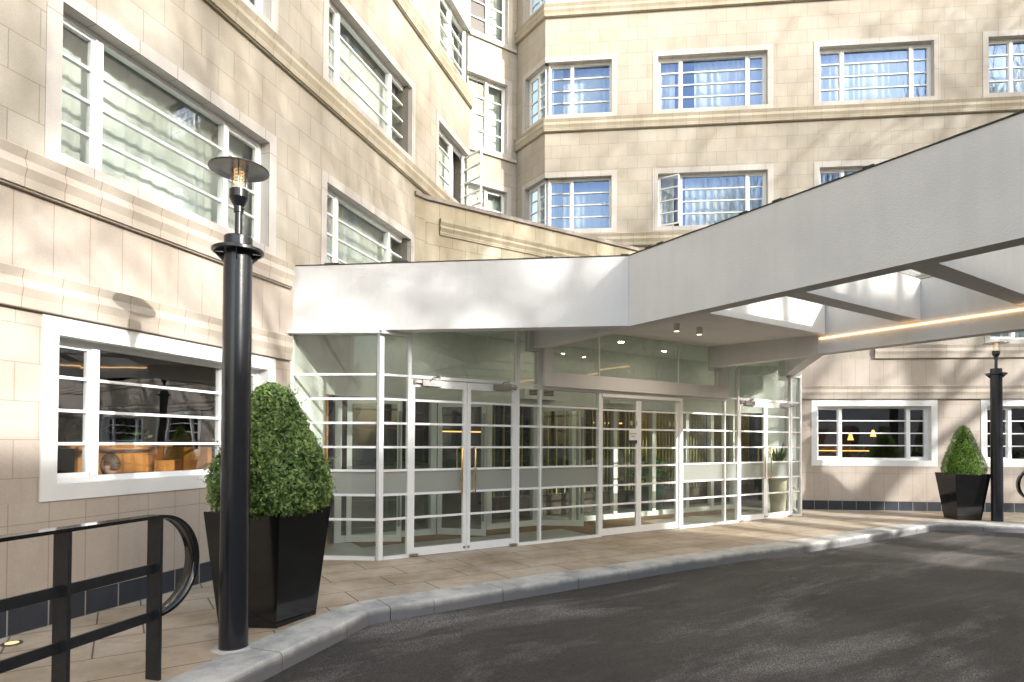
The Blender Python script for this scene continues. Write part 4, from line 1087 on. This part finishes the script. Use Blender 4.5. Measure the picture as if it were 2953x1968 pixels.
# dry leaves on the road
spots = [(3.256, 4.608, 'in the right foreground of the road'), (1.227, 4.322, 'in the middle foreground of the road'), (-1.032, 4.767, 'on the road near the kerb bend'), (-.573, 4.766, 'on the road just right of the kerb bend'),
         (-.098, 6.216, 'against the kerb before the double doors'), (6.656, 9.928, 'on the far road near the kerb point'), (6.15, 9.551, 'on the far road short of the kerb point'), (6.284, 10.233, 'in the gutter of the far kerb')]
lf = None
for i, (x, y, w_) in enumerate(spots):
    mb = MB(); s_ = rnd.uniform(.014, .026); th = rnd.uniform(0, 6.28); e = Vector((math.cos(th), math.sin(th), 0)); q = Vector((-e.y, e.x, 0)); c = Vector((x, y, -.121))
    out = [c - e * s_, c - e * s_ * .3 + q * s_ * .55 + Vector((0, 0, .012)), c + e * s_ * .2 + q * s_ * .3, c + e * s_ + Vector((0, 0, .014)), c + e * s_ * .3 - q * s_ * .5 + Vector((0, 0, .01)), c - e * s_ * .35 - q * s_ * .5]
    for a, b in zip(out, out[1:] + out[:1]): mb.face([c + Vector((0, 0, .003)), a, b])
    tag(mb.build('fallen_leaf', M['leaf_litter']), 'small dry brown leaf ' + w_, 'leaf', 'dry leaves on the road')

# ------------------------------------------------------------------ rooms behind the ground floor windows
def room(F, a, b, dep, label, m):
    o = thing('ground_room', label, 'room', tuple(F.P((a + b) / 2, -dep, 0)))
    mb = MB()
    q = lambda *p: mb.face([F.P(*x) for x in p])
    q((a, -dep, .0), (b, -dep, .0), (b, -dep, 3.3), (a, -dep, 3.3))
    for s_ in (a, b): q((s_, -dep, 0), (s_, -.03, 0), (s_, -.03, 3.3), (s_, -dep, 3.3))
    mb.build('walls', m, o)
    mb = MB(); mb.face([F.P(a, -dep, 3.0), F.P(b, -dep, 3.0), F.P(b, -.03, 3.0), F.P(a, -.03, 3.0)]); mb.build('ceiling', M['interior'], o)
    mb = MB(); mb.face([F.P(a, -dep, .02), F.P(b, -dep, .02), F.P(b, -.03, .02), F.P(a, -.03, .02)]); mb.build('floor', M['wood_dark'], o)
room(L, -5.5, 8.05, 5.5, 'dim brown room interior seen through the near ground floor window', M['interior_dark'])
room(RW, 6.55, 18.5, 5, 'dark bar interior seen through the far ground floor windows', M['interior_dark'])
# near room: timber booth, plants, seated man
bo = thing('timber_booth', 'orange timber booth seat end inside the near ground floor window', 'booth', tuple(L.P(7.3, -1.3, 0)))
def slant(F, s0, s1, d0, d1, z0, z1a, z1b, mb):
    P = F.P
    a = [P(s0, d0, z0), P(s1, d0, z0), P(s1, d0, z1b), P(s0, d0, z1a)]; b = [P(s0, d1, z0), P(s1, d1, z0), P(s1, d1, z1b), P(s0, d1, z1a)]
    mb.face(a); mb.face(list(reversed(b)))
    for i in range(4): mb.face([a[i], b[i], b[(i + 1) % 4], a[(i + 1) % 4]])
mb = MB(); slant(L, 6.6, 7.55, -1.75, -1.70, .02, 1.42, 1.42, mb); slant(L, 7.5, 7.56, -1.70, -.75, .02, 1.42, 1.42, mb); mb.build('panel', M['wood'], bo)
mb = MB(); slant(L, 7.8, 7.86, -1.2, -.35, .02, 1.28, 1.28, mb); slant(L, 7.1, 7.8, -1.2, -1.15, .02, 1.26, 1.26, mb); mb.build('seat_end', M['wood'], bo)
sh = MB(); sh.box(L, 6.5, 7.95, -2.15, -1.80, 1.40, 1.45); tag(sh.build('plant_shelf', M['wood']), 'timber shelf carrying trailing plants inside the near window', 'shelf')
for i, (s_, lab) in enumerate(((6.75, 'broad leaved green plant on the left of the window shelf'), (7.45, 'trailing variegated plant on the right of the window shelf'))):
    c = L.P(s_, -1.97, 1.45); o_ = thing('pot_plant', lab, 'plant', tuple(c))
    MB().lathe(c, [(.06, 0), (.08, .10)], 16).build('pot', M['green_pot'], o_)
    mb = MB(); tn_ = []
    for j in range(26):
        th = rnd.uniform(0, 6.28); r = rnd.uniform(.05, .28); leaf_mesh(mb, tn_, c + Vector((r * math.cos(th), r * math.sin(th), .10 + rnd.uniform(-.05, .16))), Vector((rnd.uniform(-.6, .6), rnd.uniform(-1, -.2), 1)).normalized(), .12, rnd.random(), .7)
    f_o = mb.build('leaves', M['house_leaf'], o_); add_tint(f_o, tn_)

def person(loc, facing):
    root = thing('person', 'seated man with short dark hair glimpsed low in the near ground floor window', 'person', loc)
    ca, sa = math.cos(facing), math.sin(facing)
    def W(f, s_, z): return Vector((loc[0] + f * ca - s_ * sa, loc[1] + f * sa + s_ * ca, loc[2] + z))
    J = {}; vs = []; es = []; rad = []
    def j(n, p, r, par=None):
        J[n] = len(vs); vs.append(W(*p) - Vector(loc)); rad.append(r)
        if par: es.append((J[par], J[n]))
    j('pelvis', (0, 0, .50), .15); j('waist', (.0, 0, .66), .135, 'pelvis'); j('chest', (.02, 0, .86), .155, 'waist'); j('neck0', (.01, 0, 1.0), .07, 'chest'); j('neck', (.025, 0, 1.07), .052, 'neck0')
    for sg, n in ((1, 'l'), (-1, 'r')):
        j('sh' + n, (.0, sg * .18, .95), .06, 'chest'); j('el' + n, (.06, sg * .24, .70), .045, 'sh' + n); j('wr' + n, (.30, sg * .18, .72), .03, 'el' + n); j('hd' + n, (.38, sg * .16, .725), .033, 'wr' + n)
        j('hip' + n, (.03, sg * .10, .48), .09, 'pelvis'); j('kn' + n, (.45, sg * .12, .50), .062, 'hip' + n); j('an' + n, (.44, sg * .12, .09), .04, 'kn' + n); j('ft' + n, (.60, sg * .13, .05), .035, 'an' + n)
    me = bpy.data.meshes.new('body'); me.from_pydata(vs, es, []); o = bpy.data.objects.new('body', me); COL.objects.link(o); o.parent = root
    sk = o.modifiers.new('skin', 'SKIN'); o.modifiers.new('sub', 'SUBSURF').levels = 1; o.modifiers['sub'].render_levels = 2
    if not me.skin_vertices: me.skin_vertices.new(name='skin')
    for i, r in enumerate(rad): me.skin_vertices[0].data[i].radius = (r, r)
    me.skin_vertices[0].data[0].use_root = True
    me.materials.append(M['shirt'])
    # head with features
    bm = bmesh.new(); bmesh.ops.create_uvsphere(bm, u_segments=28, v_segments=20, radius=1)
    for v in bm.verts:
        x, y, z = v.co
        f = x * .098; s_ = y * .076; h = z * .122
        if z < -.2: s_ *= 1 - .35 * (-z - .2); f *= 1 - .12 * (-z - .2)
        if x > .5 and z < -.35: f += .012
        if x > .75:                                               # brow, nose, lips, chin
            if abs(y) < .22 and -.28 < z < .10: f += .026 * (1 - abs(y) / .22) * (1 - abs(z + .17) / .30)
            if abs(y) < .45 and .10 < z < .25: f += .005
            if abs(y) < .3 and -.56 < z < -.40: f += .008
            if .18 < abs(y) < .5 and -.04 < z < .10: f -= .008
        if x < -.2 and z < -.3: f *= .8
        v.co = W(.045 + f, s_, 1.205 + h) - Vector(loc)
    hm = bpy.data.meshes.new('head'); bm.to_mesh(hm); bm.free(); hm.materials.append(M['skin'])
    for p in hm.polygons: p.use_smooth = True
    ho = bpy.data.objects.new('head', hm); COL.objects.link(ho); ho.parent = root; ORG[ho.name] = Vector(loc)
    for sg in (1, -1):
        e = MB(); e.grid([[W(.03 + .026 * math.cos(a) * k_, sg * (.072 + .012 * (1 - k_)), 1.20 + .034 * math.sin(a) * k_) for a in [2 * math.pi * i / 14 for i in range(14)]] for k_ in (1, .8, .4)], True, True)
        e.build('ear', M['skin'], root)
        ey = MB(); ey.lathe(W(.128, sg * .03, 1.206), [(.001, -.008), (.009, -.003), (.009, .003), (.001, .008)], 10); ey.build('eye', M['hair'], root)
    hr = bmesh.new(); bmesh.ops.create_uvsphere(hr, u_segments=28, v_segments=20, radius=1)
    dele = []
    for v in hr.verts:
        x, y, z = v.co
        if z < .42 and x > .05 or z < -.05 and x > -.45 or z < -.4 or (z < .66 and x > .65): dele.append(v)
        k_ = 1.06 + .04 * noise.noise((x * 6, y * 6, z * 6))
        v.co = W(.043 + x * .099 * k_, y * .078 * k_, 1.21 + z * .126 * k_) - Vector(loc)
    bmesh.ops.delete(hr, geom=dele, context='VERTS')
    hm2 = bpy.data.meshes.new('hair'); hr.to_mesh(hm2); hr.free(); hm2.materials.append(M['hair'])
    for p in hm2.polygons: p.use_smooth = True
    h2 = bpy.data.objects.new('hair', hm2); COL.objects.link(h2); h2.parent = root
person((-4.27, 6.46, .02), R(168))
st_ = thing('stool', 'dark stool under the seated man in the near room', 'stool', (-4.35, 6.42, 0))
MB().box(WORLD, -4.56, -4.15, 6.22, 6.62, .33, .37).build('seat', M['wood_dark'], st_)
for x, y in ((-4.53, 6.25), (-4.18, 6.25), (-4.53, 6.59), (-4.18, 6.59)): MB().box(WORLD, x - .015, x + .015, y - .015, y + .015, .02, .33).build('leg', M['wood_dark'], st_)
# far bar room: back panel, pendants
gw = MB(); gw.box(RW, 7.0, 9.9, -4.96, -4.9, 1.35, 2.15); tag(gw.build('bar_back_panel', plain('amber_panel', (.55, .25, .06), .4)), 'amber timber panel on the back wall of the far bar', 'panel')
for i, (s_, dd, z, lab) in enumerate(((7.9, -2.4, 1.62, 'left'), (8.7, -2.2, 1.60, 'middle'), (9.45, -2.6, 1.70, 'right'), (11.3, -2.4, 1.65, 'far right'))):
    p = RW.P(s_, dd, z); o_ = thing('pendant_lamp', 'small amber pendant lamp at the %s inside the far ground floor bar' % lab, 'lamp', tuple(p), 'amber pendants in the bar')
    MB().lathe(p, [(.075, 0), (.035, .16), (.02, .18)], 18).build('lamp_shade', M['room_lamp'], o_)
    MB().tube([p + Vector((0, 0, .18)), p + Vector((0, 0, 3.0 - z))], .005, 6).build('cord', M['interior_dark'], o_)
tb = MB(); tb.box(RW, 7.2, 11.5, -3.1, -2.6, 1.0, 1.06); tb.box(RW, 7.25, 11.45, -3.05, -2.7, .02, 1.0); tag(tb.build('bar_counter', M['wood_dark']), 'dark timber bar counter inside the far ground floor room', 'counter')
for i_, (a_, b_, z_) in enumerate(((6.9, 8.6, 2.30), (8.0, 10.4, 1.28))):  # glowing strips added to warm and brighten the bar
    tag(MB().box(RW, a_, b_, -4.9, -4.86, z_, z_ + .03).build('amber_strip', M['room_lamp']), ('amber light strip over the back panel of the far bar', 'amber light strip under the back panel of the far bar')[i_], 'light')
# lobby plants
def strap_plant(name, label, c, r, hgt, potm, rt, rb, nleaf, ll):
    o = thing(name, label, 'plant', c)
    C_ = Vector(c)
    MB().lathe(C_, [(rb, .012), (rb * 1.02, .02), (rt, hgt), (rt * .92, hgt), (rt * .9, hgt - .05)], 32).build('pot', potm, o)
    mb = MB(); tn_ = []
    for i in range(nleaf):
        th = rnd.uniform(0, 6.28); e = Vector((math.cos(th), math.sin(th), 0)); q = Vector((-e.y, e.x, 0)); L_ = ll * rnd.uniform(.7, 1.15); ben = rnd.uniform(.25, .75); w_ = rnd.uniform(.022, .034); rows = []
        for k_ in range(7):
            u = k_ / 6; p = C_ + e * (rt * .25 + L_ * ben * u ** 1.5) + Vector((0, 0, hgt - .05 + L_ * (u - .35 * ben * u * u))); ww = w_ * (1 - .9 * u ** 2.2)
            rows.append([p - q * ww, p + e * .004, p + q * ww])
        b0 = len(mb.f); mb.grid(rows, True); tn_ += [.15 if k_ % 2 else .8 for k_ in range(len(mb.f) - b0)]
    f_o = mb.build('leaves', M['house_leaf'], o); add_tint(f_o, tn_)
strap_plant('strap_leaf_plant', 'tall cream pot of upright sword leaves inside the right entrance doors', (5.84, 13.22, .007), 0, 1.03, M['cream_pot'], .205, .15, 26, .55)
c = G.P(7.0, -2.1, .007); o_ = thing('broad_leaf_plant', 'broad leaved plant in a dark green pot behind the sliding doors', 'plant', tuple(c))
MB().lathe(c, [(.22, .0), (.30, .55), (.27, .55)], 28).build('pot', M['green_pot'], o_)
mb = MB(); tn_ = []
for j in range(70):
    th = rnd.uniform(0, 6.28); r = rnd.uniform(.08, .52); leaf_mesh(mb, tn_, c + Vector((r * math.cos(th), r * math.sin(th), .62 + rnd.uniform(0, .65) * (1 - r))), Vector((rnd.uniform(-.8, .8), rnd.uniform(-1.2, .2), .8)).normalized(), .20, rnd.random() * .7, .7)
f_o = mb.build('leaves', M['house_leaf'], o_); add_tint(f_o, tn_)

# ------------------------------------------------------------------ across the road: bare trees and a terrace (they shade and are mirrored)
def grow(mb, p, d, length, r, depth, rr, tips):
    n = 3; pts = [p]; rad = [r]; q = p
    for i in range(n):
        d = (d + Vector((rr.uniform(-.16, .16), rr.uniform(-.16, .16), rr.uniform(-.04, .16)))).normalized()
        q = q + d * length / n; pts.append(q); rad.append(r * (1 - .38 * (i + 1) / n))
    rad = [max(.010, x_) for x_ in rad]
    mb.tube(pts, rad, 6 if r > .05 else (4 if r > .015 else 3), cap=False)
    if depth == 0: tips.append(q); return
    k_ = 3 if rr.random() < .55 or depth > 3 else 2
    for i in range(k_):
        a = rr.uniform(0, 6.28); sp = rr.uniform(.35, .75); o_ = d.orthogonal().normalized(); o2 = d.cross(o_)
        nd_ = (d * math.cos(sp) + (o_ * math.cos(a) + o2 * math.sin(a)) * math.sin(sp) + Vector((0, 0, .12))).normalized()
        st_ = pts[-1] if i < 2 else pts[-2]
        grow(mb, st_, nd_, length * rr.uniform(.68, .86), rad[-1] * rr.uniform(.70, .90), depth - 1, rr, tips)
def tree(label, loc, h, seed, gold=False, depth=6):
    rr = random.Random(seed); o = thing('bare_tree', label, 'tree', loc, 'street trees across the road')
    c = Vector(loc); tr = MB(); tr.tube([c, c + Vector((.05, .02, h * .12)), c + Vector((.1, .05, h * .27))], [h * .021, h * .016, h * .0145], 12, cap=False); tr.build('trunk', M['bark'], o)
    cr = MB(); tips = []
    for i in range(4):
        a = i * 1.57 + rr.uniform(-.4, .4); grow(cr, c + Vector((.1, .05, h * .265)), Vector((math.cos(a) * .5, math.sin(a) * .5, 1)).normalized(), h * .19, h * .0115, depth, rr, tips)
    cr.build('crown', M['bark'], o)
    if gold:
        lm = MB(); tn_ = []
        for t_ in tips:
            for q in range(14): leaf_mesh(lm, tn_, t_ + Vector((rr.gauss(0, .35), rr.gauss(0, .35), rr.gauss(0, .35))), Vector((rr.uniform(-1, 1), rr.uniform(-1, 1), rr.uniform(-1, 1))).normalized(), .12, rr.random())
        f_o = lm.build('leaves', M['gold_leaf'], o); add_tint(f_o, tn_)
sd = Vector((.79, -.612, 0)); sx = Vector((.612, .79, 0))          # towards the sun in plan, and across it
for al, ac, h, lab, seed, dp in (
        (17, -3.0, 21, 'bare plane tree across the road mirrored in the glass, leftmost', 303, 6),
        (17.5, 6.2, 21, 'bare plane tree opposite the entrance mirrored in the glass', 326, 6), (21, 10.2, 23, 'bare plane tree across the road beyond the entrance', 333, 6),
        (18, 14.5, 22, 'bare plane tree across the road opposite the right wing', 341, 5), (21, 19.5, 23, 'bare plane tree across the road at the far right', 350, 6)):
    p = sd * al + sx * ac; tree(lab, (p.x, p.y, -.125), h, seed, False, dp)
tree('young street tree still in golden leaf mirrored in the sliding doors', (22, 5.6, -.125), 8.5, 211, True, 4)
OPP = Frame(((sd * 30).x, (sd * 30).y), (-sx.x, -sx.y), (-sd.x, -sd.y))
for a_, b_, H_, zs_, w_ in ((-10, 40, 15.6, (1.2, 4.6, 7.8, 11.0), 'taller pale stucco terrace'), (-52, -10.05, 11.2, (1.2, 4.6, 7.8), 'lower pale stucco terrace')):
    p_ = OPP.P((a_ + b_) / 2, 0, -.125)
    opp = thing('terrace_building', w_ + ' with dark windows across the road mirrored in the glass', 'building', tuple(p_), 'terraces across the road')
    mb = MB(); mb.box(OPP, a_, b_, -9, 0, -.125, H_); mb.build('wall', M['stucco_far'], opp)
    for i in range(int((b_ - a_) / 3)):
        for z in zs_: MB().box(OPP, a_ + i * 3 + .8, a_ + i * 3 + 2.1, .002, .03, z, z + 1.8).build('window', M['far_dark'], opp)
    mb = MB(); mb.box(OPP, a_ + .01, b_ - .01, -9.2, .3, H_ + .001, H_ + .35); mb.build('cornice', M['stucco_far'], opp)
hg = MB(); tn_ = []
for i in range(5200):
    s_ = rnd.uniform(-30, 26); z = rnd.uniform(0, 1.5); leaf_mesh(hg, tn_, OPP.P(s_, 13.2 + rnd.uniform(-.12, .12) + .2 * noise.noise((s_, z, 0)), -.12 + z), Vector((rnd.uniform(-.5, .5) - .7, rnd.uniform(-.5, .5) + .6, rnd.uniform(-.3, .8))).normalized(), .24, rnd.random())
ho_ = hg.build('foliage', M['box_leaf']); add_tint(ho_, tn_)
ho_.name = 'hedge'; tag(ho_, 'low clipped hedge along the far side of the road mirrored in the glass', 'hedge')

# ------------------------------------------------------------------ light, sky, camera
w = bpy.data.worlds.new('World'); scene.world = w; w.use_nodes = True
nt = w.node_tree; nt.nodes.clear()
EL = R(22.2); AZ = math.atan2(.732, -.567)
sky = nt.nodes.new('ShaderNodeTexSky'); sky.sky_type = 'NISHITA'; sky.sun_disc = False; sky.sun_elevation = EL; sky.sun_rotation = AZ
sky.air_density = 1.5; sky.dust_density = 3.0; sky.ozone_density = 1.0
bg = nt.nodes.new('ShaderNodeBackground'); bg.inputs['Strength'].default_value = .15
hs = nt.nodes.new('ShaderNodeHueSaturation'); hs.inputs['Saturation'].default_value = .85; nt.links.new(sky.outputs[0], hs.inputs['Color'])
ow = nt.nodes.new('ShaderNodeOutputWorld'); nt.links.new(hs.outputs[0], bg.inputs[0]); nt.links.new(bg.outputs[0], ow.inputs[0])
sl_ = bpy.data.lights.new('sun', 'SUN'); sl_.energy = 2.0; sl_.angle = R(.53); sl_.color = (1, .968, .915)
so_ = bpy.data.objects.new('sun', sl_); COL.objects.link(so_)
so_.rotation_euler = Vector((-.732, .567, -.378)).to_track_quat('-Z', 'Y').to_euler(); so_.location = (10, -10, 20)

cam = bpy.data.cameras.new('camera'); co_ = bpy.data.objects.new('camera', cam); COL.objects.link(co_); scene.camera = co_
f, px, py, pi_, ro = 1735.776, 1476.0, 1249.638, .0151272, .00523386
fwd = Vector((0, math.cos(pi_), math.sin(pi_))); up0 = Vector((0, -math.sin(pi_), math.cos(pi_))); rt0 = Vector((1, 0, 0))
rt = rt0 * math.cos(ro) + up0 * math.sin(ro); up = up0 * math.cos(ro) - rt0 * math.sin(ro)
co_.matrix_world = Matrix((rt, up, -fwd)).transposed().to_4x4(); co_.location = (0, 0, 1.5)
cam.sensor_width = 36; cam.lens = f / 2953 * 36; cam.shift_x = (2953 / 2 - px) / 2953; cam.shift_y = (py - 984) / 2953
cam.clip_start = .05; cam.clip_end = 2000

scene.view_settings.view_transform = 'Standard'; scene.view_settings.look = 'None'
scene.view_settings.exposure = 1.98; scene.view_settings.gamma = 1
cy = scene.cycles
cy.max_bounces = 8; cy.diffuse_bounces = 4; cy.glossy_bounces = 4; cy.transparent_max_bounces = 16; cy.transmission_bounces = 4
cy.sample_clamp_indirect = 6; cy.caustics_reflective = False; cy.caustics_refractive = False
